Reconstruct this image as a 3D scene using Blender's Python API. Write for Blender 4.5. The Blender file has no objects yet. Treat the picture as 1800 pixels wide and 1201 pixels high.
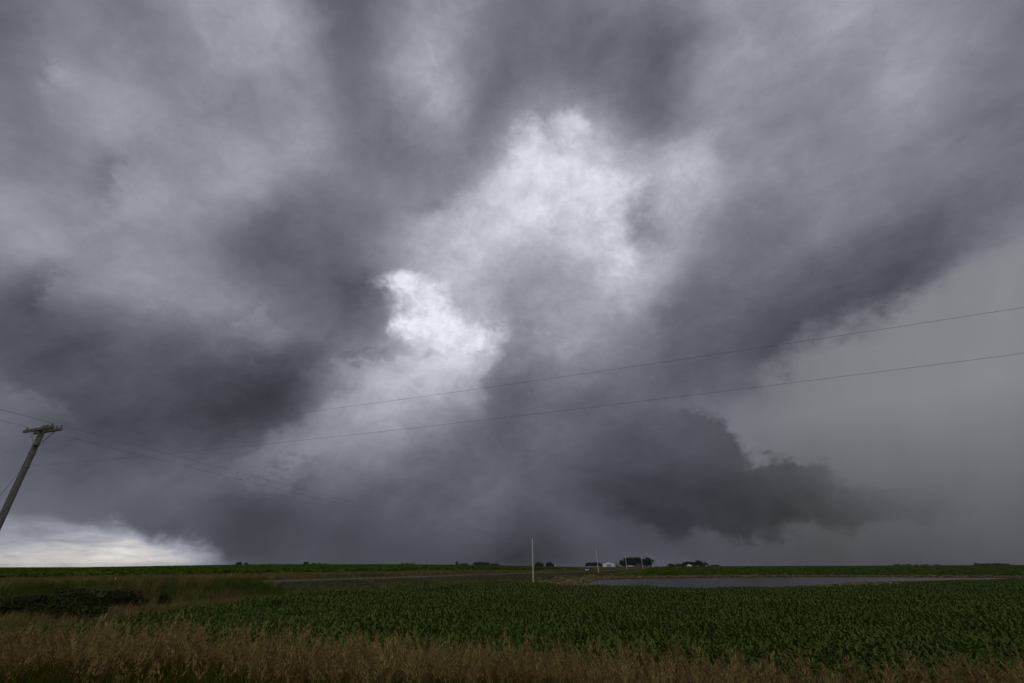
import bpy, bmesh, math, random
import numpy as np
from mathutils import Vector, Matrix, Euler

SC = bpy.context.scene
COL = SC.collection
RNG = np.random.default_rng(7)
random.seed(7)

# ------------------------------------------------------------------ camera
CAM_Z = 4.6                      # eye above the field: a roadside bank plus standing height
PITCH = math.radians(26.31)      # looking up at the storm; 16 mm lens
FPX, CX, CY = 800.0, 900.0, 600.5
cam_data = bpy.data.cameras.new('camera')
cam_data.lens = 16.0
cam_data.sensor_width = 36.0
cam_data.clip_start = 0.05
cam_data.clip_end = 20000.0
cam = bpy.data.objects.new('camera', cam_data)
cam.location = (0, 0, CAM_Z)
cam.rotation_euler = (math.pi / 2 + PITCH, 0, 0)
COL.objects.link(cam)
SC.camera = cam

def ray(px, py):
    """direction (world) of a pixel of the 1800x1201 photograph; +Y is straight ahead"""
    u, v = (px - CX) / FPX, (CY - py) / FPX
    return Vector((u, math.cos(PITCH) - v * math.sin(PITCH), math.sin(PITCH) + v * math.cos(PITCH)))

def at_depth(px, py, y):
    d = ray(px, py)
    return Vector((d.x / d.y * y, y, CAM_Z + d.z / d.y * y))

# ------------------------------------------------------------------ world: storm overcast
SUN_AZ, SUN_EL = 165.0, 45.0     # light comes over the viewer's shoulder, through thin cloud
SUN_STRENGTH = 0.58

world = bpy.data.worlds.new('World')
SC.world = world
world.use_nodes = True
world.cycles.sampling_method = 'MANUAL'; world.cycles.sample_map_resolution = 256
NT = world.node_tree
NT.nodes.clear()

class S:
    """small wrapper so that node maths reads as maths"""
    def __init__(self, sock): self.s = sock
    def __add__(self, o): return mth('ADD', self, o)
    def __radd__(self, o): return mth('ADD', self, o)
    def __sub__(self, o): return mth('SUBTRACT', self, o)
    def __rsub__(self, o): return mth('SUBTRACT', o, self)
    def __mul__(self, o): return mth('MULTIPLY', self, o)
    def __rmul__(self, o): return mth('MULTIPLY', self, o)

def put(tree, inp, val):
    if isinstance(val, S): tree.links.new(val.s, inp)
    else: inp.default_value = val

def mth(op, a, b=0.0, c=None, clamp=False):
    n = NT.nodes.new('ShaderNodeMath'); n.operation = op; n.use_clamp = clamp
    put(NT, n.inputs[0], a); put(NT, n.inputs[1], b)
    if c is not None: put(NT, n.inputs[2], c)
    return S(n.outputs[0])

def vmth(op, a, b=None, scale=None):
    n = NT.nodes.new('ShaderNodeVectorMath'); n.operation = op
    put(NT, n.inputs[0], a)
    if b is not None: put(NT, n.inputs[1], b)
    if scale is not None: put(NT, n.inputs[3], scale)
    return S(n.outputs['Value'] if op in ('DISTANCE', 'DOT_PRODUCT', 'LENGTH') else n.outputs[0])

def sstep(val, lo, hi, tlo=0.0, thi=1.0, kind='SMOOTHSTEP'):
    n = NT.nodes.new('ShaderNodeMapRange'); n.interpolation_type = kind
    put(NT, n.inputs[0], val)
    for i, q in ((1, lo), (2, hi), (3, tlo), (4, thi)): put(NT, n.inputs[i], q)
    return S(n.outputs[0])

def noise(vec, scale, detail=4.0, rough=0.5, lac=2.0, dist=0.0, col=False):
    n = NT.nodes.new('ShaderNodeTexNoise'); n.noise_dimensions = '3D'
    put(NT, n.inputs['Vector'], vec)
    n.inputs['Scale'].default_value = scale; n.inputs['Detail'].default_value = detail
    n.inputs['Roughness'].default_value = rough; n.inputs['Lacunarity'].default_value = lac
    n.inputs['Distortion'].default_value = dist
    return S(n.outputs['Color'] if col else n.outputs['Fac'])

def lerp(a, b, f):
    return a + (b - a) * f if isinstance(b, S) or isinstance(a, S) else mth('MULTIPLY_ADD', f, b - a, a)

def combine(x, y, z):
    n = NT.nodes.new('ShaderNodeCombineXYZ')
    for i, q in enumerate((x, y, z)): put(NT, n.inputs[i], q)
    return S(n.outputs[0])

# a conformal chart of the sky, fixed to compass north and 25 degrees of elevation
CH_F = Vector((0, math.cos(math.radians(25)), math.sin(math.radians(25))))
CH_U = Vector((0, -math.sin(math.radians(25)), math.cos(math.radians(25))))
CH_R = Vector((1, 0, 0))

def chart(px, py):
    d = ray(px, py).normalized()
    k = 1.0 + d.dot(CH_F)
    return np.array((d.dot(CH_R) / k, d.dot(CH_U) / k))

tc = NT.nodes.new('ShaderNodeTexCoord')
DIR = S(tc.outputs['Generated'])
sepd = NT.nodes.new('ShaderNodeSeparateXYZ'); NT.links.new(DIR.s, sepd.inputs[0])
DZ = S(sepd.outputs[2])
kden = vmth('DOT_PRODUCT', DIR, tuple(CH_F)) + 1.0
kinv = mth('DIVIDE', 1.0, mth('MAXIMUM', kden, 0.05))
CHX = vmth('DOT_PRODUCT', DIR, tuple(CH_R)) * kinv
CHY = vmth('DOT_PRODUCT', DIR, tuple(CH_U)) * kinv
CH = combine(CHX, CHY, 0.0)

# billow space: flattened so that cloud stretches sideways towards the horizon
BIL = vmth('MULTIPLY', DIR, (1.0, 1.0, 1.3))

def cvec(v, off):        # zero-mean vector noise
    return vmth('SUBTRACT', v, (0.5, 0.5, 0.5))

W1 = cvec(noise(BIL, 3.2, 3.0, 0.55, col=True), 0)
W2 = cvec(noise(BIL, 9.0, 5.0, 0.62, col=True), 0)
flat = lambda v, s: vmth('MULTIPLY', v, (s, s, 0.0))
CHW = vmth('ADD', CH, vmth('ADD', flat(W1, 0.034), flat(W2, 0.038)))       # soft warp
CHE = vmth('ADD', CH, vmth('ADD', flat(W1, 0.030), flat(W2, 0.075)))       # ragged edges

# thickness of the cloud deck, as how bright it looks from below: (x, y, tone of 255)
DECK = [
 (0,0,101),(60,90,102),(120,125,177),(215,50,132),(430,20,178),(350,110,125),(300,290,153),(60,380,157),(270,340,162),(180,320,132),
 (540,50,137),(600,200,134),(560,340,111),(450,445,92),(610,420,111),(700,90,136),(780,130,166),(900,30,110),(1010,60,110),(1100,150,122),
 (1210,70,116),(1130,235,118),(1270,110,147),(1350,40,148),(1550,130,151),(1800,40,115),(1700,110,138),(1410,250,134),(1600,250,123),(1790,250,117),
 (1270,250,145),(1200,170,127),(650,470,117),(1000,430,194),(960,300,205),(1310,470,121),(1620,430,92),(1720,370,97),(1450,560,88),(1650,320,122),
 (1400,400,122),(1500,320,133),(1000,550,156),(1000,650,120),(1090,700,103),(650,860,100),(800,850,99),(930,850,96),(700,930,83),(1000,960,78),
 (700,985,78),(1150,985,86),(350,660,82),(510,650,83),(200,680,81),(0,650,81),(300,600,95),(150,520,135),(260,520,134),(20,500,98),
 (560,490,113),(250,760,83),(100,830,96),(390,870,94),(0,800,92),(500,960,81),(480,200,147),(120,230,131),(0,250,128),(380,400,133),
 (400,220,150),(860,110,117),(780,530,190),(1500,450,104),(1560,60,148),(900,200,121),(-150,300,128),(-150,700,110),(1950,200,118),(1300,965,86),
 (1420,965,86),(1260,1010,84),(1500,950,90),(1300,735,110),(1400,740,119),(850,960,68),(600,990,78),(500,1010,82),(800,1010,74),(1000,1010,70),
 (1400,1010,84),(215,300,144),(130,470,133),(560,420,110),(740,400,154),(1160,280,178),(500,760,89),(520,720,111),(420,770,84),(560,850,113),
 (350,800,87),(650,480,111),(470,90,161),(410,80,149),(320,180,136),(240,180,148),(170,170,135),(520,130,132),(320,380,142),(200,420,131),
 (100,350,149),(1000,150,117),(940,140,120),(820,200,121),(1340,170,139),(1480,200,135),(1750,420,121),(1420,480,100),(1250,600,102),(1050,860,79),
 (1150,890,69),(950,760,99),(1050,760,92),(1000,800,94),(1040,400,202),(820,470,188),(1060,450,188),(1150,940,78),(1200,980,86),(1350,985,86),
 (1950,500,126),(900,-150,122),(300,-150,126),(1500,-150,128),(50,624,95),(250,684,79),(425,684,78),(425,549,140),(500,524,106),(625,549,106),
 (550,614,110),(525,814,122),(425,824,108),(325,844,104),(500,854,108),(600,834,106),(750,774,130),(700,864,96),(575,924,84),(450,899,84),
 (300,889,92),(150,889,98),(25,874,106),(25,834,100),(20,699,98),(175,794,87),(350,949,88),(450,974,80),(750,949,84),(875,924,88),
 (875,824,100),(890,699,110),(1075,549,152),(1125,614,118),(1050,684,108),(950,699,108),(1350,549,89),(1500,524,84),(1575,489,85),(1325,649,89),
 (1200,709,102),(1175,754,90),(1000,754,104),(1100,784,84),(1000,854,86),(950,899,90),(1050,924,84),(1050,949,82),(840,640,186),(891,398,202),
 (803,386,184),(744,456,172),(1008,486,164),(949,544,150),(1096,486,188),(1125,386,158),(1183,368,176),(1230,327,178),(1066,281,184),(978,234,182),
 (926,275,216),(1055,339,210),(832,339,182),(774,310,146),(715,339,138),(861,298,166),(832,251,150),(744,251,134),(1096,427,200),(861,486,168),
 (844,532,164),(1125,544,148),(1213,515,116),(1242,427,134),(978,591,154),(891,620,140),(1066,632,128),(744,644,192),(803,667,184),(657,620,164),
 (612,667,150),(657,661,166),(744,720,152),(627,737,162),(861,737,112),(686,761,148),(960,400,202),(1000,360,200),
]
pts = np.array([chart(x, y) for x, y, _ in DECK])
val = np.array([t / 255.0 for *_, t in DECK])
BASE, RAD = 0.48, 0.125
def kern(r):
    t = np.clip(1 - r / RAD, 0, 1)
    return t * t * t * (t * (6 * t - 15) + 10)
D = np.linalg.norm(pts[:, None] - pts[None], axis=2)
K = kern(D)
amp = np.linalg.solve(K.T @ K + 0.02 * np.eye(len(K)), K.T @ (val - BASE))
TONE = S(NT.nodes.new('ShaderNodeValue').outputs[0]); TONE.s.default_value = BASE
for i, (p, a) in enumerate(zip(pts, amp)):
    if i % 16 == 0: chw = vmth('ADD', CHW, TONE * 1e-9)
    TONE = TONE + sstep(vmth('DISTANCE', chw, (p[0], p[1], 0.0)), 0.0, RAD, float(a), 0.0, 'SMOOTHERSTEP')

def after(vec):
    """the same vector, made to wait for TONE so far (keeps the shader's working set small)"""
    return vmth('ADD', vec, TONE * 1e-9)

def field(vec, blobs):
    """merged soft lobes (pixel x, y, radius across, radius up) of a cloud feature, in the sky chart"""
    f = None
    for x, y, rx, ry in blobs:
        p = chart(x, y); sx = float(np.linalg.norm(chart(x + rx, y) - p)); sy = float(np.linalg.norm(chart(x, y + ry) - p))
        q = vmth('MULTIPLY', vmth('SUBTRACT', vec, (p[0], p[1], 0.0)), (1 / sx, 1 / sy, 0.0))
        g = sstep(vmth('LENGTH', q), 0.0, 1.0, 1.0, 0.0)
        f = 1.0 - g if f is None else f * (1.0 - g)
    return 1.0 - f

def zof(px, py): return float(ray(px, py).normalized().z)

def side(vec, a, b):
    """signed distance (chart units) from the line a-b, positive below it on the picture"""
    pa, pb = chart(*a), chart(*b)
    t = (pb - pa) / np.linalg.norm(pb - pa); n = np.array((t[1], -t[0]))
    return vmth('DOT_PRODUCT', vec, (n[0], n[1], 0.0)) - float(n @ pa)

B1 = noise(BIL, 5.0, 6.0, 0.58, dist=0.4)
B2 = noise(BIL, 17.0, 6.0, 0.62, dist=0.3)
B3 = noise(BIL, 48.0, 5.0, 0.65, dist=0.8)
_c, _s = math.cos(math.radians(32)), math.sin(math.radians(32))      # drift of the deck: streaks rising to the right
SHR = combine(vmth('DOT_PRODUCT', CHW, (_c * 0.8, _s * 0.8, 0.0)), vmth('DOT_PRODUCT', CHW, (-_s * 2.2, _c * 2.2, 0.0)), 0.35)
B4 = noise(SHR, 9.0, 7.0, 0.58, dist=0.5)
HAZ = sstep(DZ, 0.015, 0.16, 0.25, 1.0)                       # rain haze smooths the deck near the horizon

# billow relief, stronger where the deck is thin
TONE = TONE + ((B4 - 0.5) * 0.10 + (B1 - 0.5) * 0.06 + (B2 - 0.5) * sstep(TONE, 0.40, 0.85, 0.085, 0.27) + (B3 - 0.5) * sstep(TONE, 0.5, 0.9, 0.030, 0.14)) * HAZ

# torn lower sheets, each with one crisp edge (from, to, reach, tone): the sheet lies to the right of from-to
SHEETS = [((680,480),(700,600),130,-0.055), ((250,285),(190,362),100,-0.080), ((102,455),(98,555),110,-0.080),
          ((1108,455),(1096,335),110,-0.110), ((915,295),(725,392),170,-0.080), ((846,700),(884,590),130,-0.085),
          ((620,680),(450,800),190,-0.060), ((352,150),(345,0),120,0.025), ((370,868),(610,830),150,-0.050),
          ((1235,258),(1040,238),160,-0.035), ((560,640),(680,585),110,0.05), ((400,600),(470,520),90,0.06),
          ((880,575),(1000,590),130,0.05), ((1180,700),(1090,470),140,-0.04), ((520,640),(600,520),130,-0.03),
          ((630,800),(390,852),130,0.07), ((90,150),(100,90),70,0.06), ((745,170),(760,110),80,0.03), ((330,560),(210,520),150,0.03), ((0,690),(110,720),120,0.05)]
for pa, pb, reach, amt in SHEETS:
    v = after(CHE)
    mid = ((pa[0] + pb[0]) / 2, (pa[1] + pb[1]) / 2); c = chart(*mid)
    rr = float(np.linalg.norm(chart(mid[0] + reach, mid[1]) - c))
    soft = sstep(vmth('DISTANCE', v, (c[0], c[1], 0.0)), rr * 0.15, rr, amt, 0.0)
    TONE = TONE + sstep(side(v, pa, pb) + (B3 - 0.5) * 0.03, -0.004, 0.012) * soft

# loose scud drifting across the breaks
for amt, blobs in ((-0.07, [(640,612,60,24),(700,607,60,22),(765,615,40,16)]),):
    f = field(after(CHE), blobs)
    TONE = TONE + sstep(f + ((B2 - 0.5) * 0.8 + (B3 - 0.5) * 0.8) * sstep(f, 0.0, 0.2), 0.2, 0.8, 0.0, amt)

# rain shaft on the right, behind the shelf of cloud
rain_edge = side(after(CHE), (1225, 722), (1800, 400)) + (B3 - 0.5) * 0.009
rain_m = sstep(rain_edge, -0.014, 0.022) * sstep(CHX, chart(1150, 760)[0], chart(1450, 760)[0])
rain_t = sstep(DZ, zof(1450, 1000), zof(1450, 720), 0.295, 0.495, 'LINEAR') + (B1 - 0.5) * 0.04
RST = noise(vmth('MULTIPLY', CH, (1.0, 0.12, 1.0)), 26.0, 4.0, 0.55)                # faint falling streaks
rain_t = rain_t + (RST - 0.5) * 0.045 + sstep(CHX, chart(1250, 900)[0], chart(1800, 900)[0], -0.02, 0.03)
TONE = lerp(TONE, rain_t, rain_m)

# low wall cloud hanging in front of the rain
wall_f = field(after(CHE), [(1040,805,260,120),(1190,815,190,115),(1245,785,100,70),(1240,872,340,112),(1460,878,340,82),(1405,824,95,42),(1640,890,260,60)])
wn = (B2 - 0.5) * 0.40 + (B3 - 0.5) * 0.30
wall_m = sstep(wall_f + wn * sstep(wall_f, 0.0, 0.25), 0.20, sstep(CHX, chart(880, 850)[0], chart(1220, 850)[0], 1.2, 0.70) + sstep(CHX, chart(1320, 850)[0], chart(1600, 850)[0], 0.0, 0.40))
base_a = side(CHE, (1000, 900), (1300, 950)) + (B3 - 0.5) * 0.020
base_b = side(CHE, (1360, 952), (1700, 902)) + (B3 - 0.5) * 0.020
wall_m = wall_m * sstep(mth('MAXIMUM', base_a, base_b), -0.008, 0.006, 1.0, 0.0)
wall_t = sstep(CHY, chart(1250, 745)[1], chart(1250, 920)[1], 0.350, 0.232)
wall_t = wall_t + sstep(CHX, chart(1330, 900)[0], chart(1680, 900)[0], 0.0, 0.105) + sstep(CHX, chart(880, 900)[0], chart(1130, 900)[0], 0.11, 0.0)
wall_t = wall_t + (B1 - 0.5) * 0.12 + (B2 - 0.5) * 0.07
TONE = lerp(TONE, wall_t, wall_m)

# breaks where the bright upper cloud shows through
CHG = vmth('ADD', CH, flat(W2, 0.055))
gap_a = field(after(CHG), [(715,505,75,50),(762,545,95,72),(822,592,95,50),(725,568,75,36)])
gap_b = field(after(CHG), [(940,250,70,90),(985,310,120,75),(1075,350,110,95),(1095,430,60,80),(1005,225,60,60)])
gap_m = sstep(gap_a + ((B2 - 0.5) * 0.9 + (B3 - 0.5) * 0.5) * sstep(gap_a, 0.0, 0.4), 0.05, 1.05)
gap_m = gap_m + sstep(gap_b + ((B2 - 0.5) * 1.3 + (B3 - 0.5) * 0.9) * sstep(gap_b, 0.0, 0.4), 0.15, 1.2) * 0.40
gap_m = mth('MINIMUM', gap_m, 1.0)
TONE = lerp(TONE, mth('MAXIMUM', TONE, 0.895 + (B2 - 0.5) * 0.34 + (B3 - 0.5) * 0.14), gap_m)

# clear slot under the storm on the left horizon: a pale layer, a bank of small cumulus, then the bright sky
slot_edge = side(after(vmth('ADD', CH, flat(W2, 0.018))), (-100, 893), (430, 972))
slot_m = sstep(slot_edge, -0.003, 0.010) * sstep(CHX, chart(460, 985)[0], chart(180, 975)[0])
S1 = noise(vmth('MULTIPLY', DIR, (1.0, 1.0, 2.6)), 22.0, 5.0, 0.55, dist=0.3)
S2 = noise(vmth('MULTIPLY', DIR, (1.0, 1.0, 1.6)), 60.0, 5.0, 0.6)
el = DZ + (S1 - 0.5) * 0.040 + (S2 - 0.5) * 0.012
ycu, ybr = zof(130, 950), zof(130, 972)
slot_t = 0.61 - sstep(el, zof(130, 930), ycu, 0.0, 0.09) + sstep(el, ybr + 0.004, ybr - 0.004, 0.0, 0.26) + sstep(DZ, zof(130, 978), zof(130, 995), 0.0, 0.10)
slot_t = slot_t + (S2 - 0.5) * 0.14 - sstep(CHX, chart(120, 985)[0], chart(400, 985)[0], 0.0, 0.22)
TONE = lerp(TONE, slot_t, slot_m)

# clear slot under the storm on the left horizon
slot_edge = side(after(CHE), (-100, 890), (400, 962)) + (B2 - 0.5) * 0.015
slot_m = sstep(slot_edge, -0.006, 0.018) * sstep(CHX, chart(480, 985)[0], chart(200, 975)[0])
SLOT = vmth('MULTIPLY', DIR, (1.0, 1.0, 4.0))
S1 = noise(SLOT, 16.0, 6.0, 0.6, dist=0.5)
slot_t = sstep(CHY, chart(100, 930)[1], chart(100, 994)[1], 0.56, 0.88) + (S1 - 0.5) * 0.50
TONE = lerp(TONE, slot_t, slot_m)

TONE = mth('MINIMUM', mth('MAXIMUM', TONE, 0.12), 0.97)
cool = sstep(TONE, 0.25, 0.9, 1.0, 0.45)                         # thin cloud is nearly white
cool = cool * (1.0 - rain_m * 0.5)
warm = slot_m * sstep(TONE, 0.55, 0.9)
R = TONE * (1.0 - 0.051 * cool)
G = TONE * (1.0 - 0.033 * cool - warm * 0.03)
B = TONE * (1.0 + 0.075 * cool - warm * 0.10)
cmb = NT.nodes.new('ShaderNodeCombineColor')
for i, q in enumerate((R, G, B)): put(NT, cmb.inputs[i], q)
gam = NT.nodes.new('ShaderNodeGamma'); NT.links.new(cmb.outputs[0], gam.inputs[0]); gam.inputs[1].default_value = 2.2

sky = NT.nodes.new('ShaderNodeTexSky'); sky.sky_type = 'NISHITA'; sky.sun_disc = False
sky.sun_elevation = math.radians(SUN_EL); sky.sun_rotation = math.radians(SUN_AZ)
bg_clear = NT.nodes.new('ShaderNodeBackground'); bg_clear.inputs[1].default_value = 0.08
NT.links.new(sky.outputs[0], bg_clear.inputs[0])
bg_cloud = NT.nodes.new('ShaderNodeBackground'); bg_cloud.inputs[1].default_value = 1.0
NT.links.new(gam.outputs[0], bg_cloud.inputs[0])
mixs = NT.nodes.new('ShaderNodeMixShader'); mixs.inputs[0].default_value = 0.996      # the deck covers nearly all
NT.links.new(bg_clear.outputs[0], mixs.inputs[1]); NT.links.new(bg_cloud.outputs[0], mixs.inputs[2])
wout = NT.nodes.new('ShaderNodeOutputWorld'); NT.links.new(mixs.outputs[0], wout.inputs[0])

# ------------------------------------------------------------------ sun through cloud, exposure
sun_d = bpy.data.lights.new('sun', 'SUN'); sun_d.energy = SUN_STRENGTH; sun_d.angle = math.radians(40)
sun_d.color = (1.0, 0.96, 0.90)
sun = bpy.data.objects.new('sun', sun_d)
_a, _e = math.radians(SUN_AZ), math.radians(SUN_EL)
sun_dir = Vector((math.sin(_a) * math.cos(_e), math.cos(_a) * math.cos(_e), math.sin(_e)))
sun.rotation_euler = sun_dir.to_track_quat('Z', 'Y').to_euler()
sun.location = (0, -20, 60)
COL.objects.link(sun)

vs = SC.view_settings
vs.view_transform = 'Standard'; vs.look = 'None'; vs.exposure = 0.0; vs.gamma = 1.0; vs.use_curve_mapping = False
SC.cycles.use_denoising = True
SC.cycles.use_adaptive_sampling = True; SC.cycles.adaptive_threshold = 0.015; SC.cycles.adaptive_min_samples = 6
SC.cycles.max_bounces = 6; SC.cycles.transparent_max_bounces = 6
SC.cycles.volume_bounces = 0

# ================================================================== helpers
def sm(t):
    t = np.clip(t, 0.0, 1.0); return t * t * (3 - 2 * t)

def mesh_obj(name, verts, faces, mat, parent=None, smooth=False, link=True):
    me = bpy.data.meshes.new(name)
    me.from_pydata([tuple(v) for v in verts], [], [tuple(f) for f in faces])
    if smooth: me.polygons.foreach_set('use_smooth', [True] * len(me.polygons))
    if mat is not None: me.materials.append(mat)
    me.update()
    return wrap(name, me, parent, link)

def wrap(name, me, parent=None, link=True):
    o = bpy.data.objects.new(name, me)
    if link: COL.objects.link(o)
    if parent is not None: o.parent = parent
    return o

def thing(name, loc=(0, 0, 0), rz=0.0):
    o = bpy.data.objects.new(name, None)
    o.empty_display_size = 0.2
    o.location = loc; o.rotation_euler = (0, 0, rz)
    COL.objects.link(o)
    return o

def tag(o, label=None, cat=None, group=None, kind=None):
    if label: o['label'] = label
    if cat: o['category'] = cat
    if group: o['group'] = group
    if kind: o['kind'] = kind
    return o

class MB:
    """collects simple shapes into one mesh"""
    def __init__(self): self.v, self.f = [], []
    def add(self, vs, fs):
        n = len(self.v); self.v += [tuple(p) for p in vs]; self.f += [tuple(i + n for i in f) for f in fs]; return self
    def box(self, c, s, rot=None):
        x, y, z = s[0] / 2, s[1] / 2, s[2] / 2
        vs = [Vector(p) for p in ((-x,-y,-z),(x,-y,-z),(x,y,-z),(-x,y,-z),(-x,-y,z),(x,-y,z),(x,y,z),(-x,y,z))]
        if rot is not None: vs = [rot @ p for p in vs]
        c = Vector(c)
        return self.add([p + c for p in vs], [(0,3,2,1),(4,5,6,7),(0,1,5,4),(1,2,6,5),(2,3,7,6),(3,0,4,7)])
    def tube(self, pts, radii, n=8, cap=True):
        pts = [Vector(p) for p in pts]; vs, fs = [], []
        for i, p in enumerate(pts):
            d = (pts[min(i + 1, len(pts) - 1)] - pts[max(i - 1, 0)]).normalized()
            a = d.orthogonal().normalized() if abs(d.z) > 0.999 else d.cross(Vector((0, 0, 1))).normalized()
            b = d.cross(a)
            r = radii[i] if hasattr(radii, '__len__') else radii
            for k in range(n):
                t = 2 * math.pi * k / n
                vs.append(p + (a * math.cos(t) + b * math.sin(t)) * r)
        for i in range(len(pts) - 1):
            for k in range(n):
                k2 = (k + 1) % n
                fs.append((i * n + k, i * n + k2, (i + 1) * n + k2, (i + 1) * n + k))
        if cap:
            fs.append(tuple(range(n - 1, -1, -1))); fs.append(tuple((len(pts) - 1) * n + k for k in range(n)))
        return self.add(vs, fs)
    def build(self, name, mat, parent=None, smooth=False, link=True):
        return mesh_obj(name, self.v, self.f, mat, parent, smooth, link)

# ------------------------------------------------------------------ materials
def mat(name, col, rough=0.8, spec=0.3, var=0.25, scale=3.0, bump=0.0, translucent=0.0, metal=0.0, rnd=0.0, col2=None, stretch=(1, 1, 1)):
    """procedural surface: base colour mottled by noise, optional per-copy variation"""
    m = bpy.data.materials.new(name); m.use_nodes = True
    t = m.node_tree; t.nodes.clear()
    out = t.nodes.new('ShaderNodeOutputMaterial'); bs = t.nodes.new('ShaderNodeBsdfPrincipled')
    bs.inputs['Roughness'].default_value = rough; bs.inputs['Specular IOR Level'].default_value = spec
    bs.inputs['Metallic'].default_value = metal
    co = t.nodes.new('ShaderNodeTexCoord'); mp = t.nodes.new('ShaderNodeMapping')
    mp.inputs['Scale'].default_value = stretch
    t.links.new(co.outputs['Object'], mp.inputs[0])
    nz = t.nodes.new('ShaderNodeTexNoise'); nz.inputs['Scale'].default_value = scale; nz.inputs['Detail'].default_value = 5
    nz.inputs['Roughness'].default_value = 0.6
    t.links.new(mp.outputs[0], nz.inputs['Vector'])
    c2 = col2 or tuple(c * (1 - var) for c in col); c1 = col if col2 else tuple(min(1, c * (1 + var)) for c in col)
    rp = t.nodes.new('ShaderNodeValToRGB'); rp.color_ramp.elements[0].position = 0.32; rp.color_ramp.elements[1].position = 0.68
    rp.color_ramp.elements[0].color = (*c2, 1); rp.color_ramp.elements[1].color = (*c1, 1)
    t.links.new(nz.outputs['Fac'], rp.inputs[0])
    src = rp.outputs[0]
    if rnd:
        oi = t.nodes.new('ShaderNodeObjectInfo'); hs = t.nodes.new('ShaderNodeHueSaturation')
        mr = t.nodes.new('ShaderNodeMapRange'); mr.inputs[3].default_value = 1 - rnd; mr.inputs[4].default_value = 1 + rnd
        t.links.new(oi.outputs['Random'], mr.inputs[0]); t.links.new(mr.outputs[0], hs.inputs['Value'])
        mh = t.nodes.new('ShaderNodeMapRange'); mh.inputs[3].default_value = 0.5 - 0.03 * rnd / 0.3; mh.inputs[4].default_value = 0.5 + 0.02 * rnd / 0.3
        t.links.new(oi.outputs['Random'], mh.inputs[0]); t.links.new(mh.outputs[0], hs.inputs['Hue'])
        t.links.new(src, hs.inputs['Color']); src = hs.outputs[0]
    t.links.new(src, bs.inputs['Base Color'])
    if bump:
        bp = t.nodes.new('ShaderNodeBump'); bp.inputs['Strength'].default_value = bump; bp.inputs['Distance'].default_value = 0.05
        t.links.new(nz.outputs['Fac'], bp.inputs['Height']); t.links.new(bp.outputs[0], bs.inputs['Normal'])
    if translucent:
        tr = t.nodes.new('ShaderNodeBsdfTranslucent'); mx = t.nodes.new('ShaderNodeMixShader'); mx.inputs[0].default_value = translucent
        t.links.new(src, tr.inputs[0]); t.links.new(bs.outputs[0], mx.inputs[1]); t.links.new(tr.outputs[0], mx.inputs[2])
        t.links.new(mx.outputs[0], out.inputs[0])
    else:
        t.links.new(bs.outputs[0], out.inputs[0])
    return m

def emit(name, col, strength):
    m = bpy.data.materials.new(name); m.use_nodes = True; t = m.node_tree; t.nodes.clear()
    o = t.nodes.new('ShaderNodeOutputMaterial'); e = t.nodes.new('ShaderNodeEmission')
    e.inputs[0].default_value = (*col, 1); e.inputs[1].default_value = strength
    t.links.new(e.outputs[0], o.inputs[0]); return m

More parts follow.
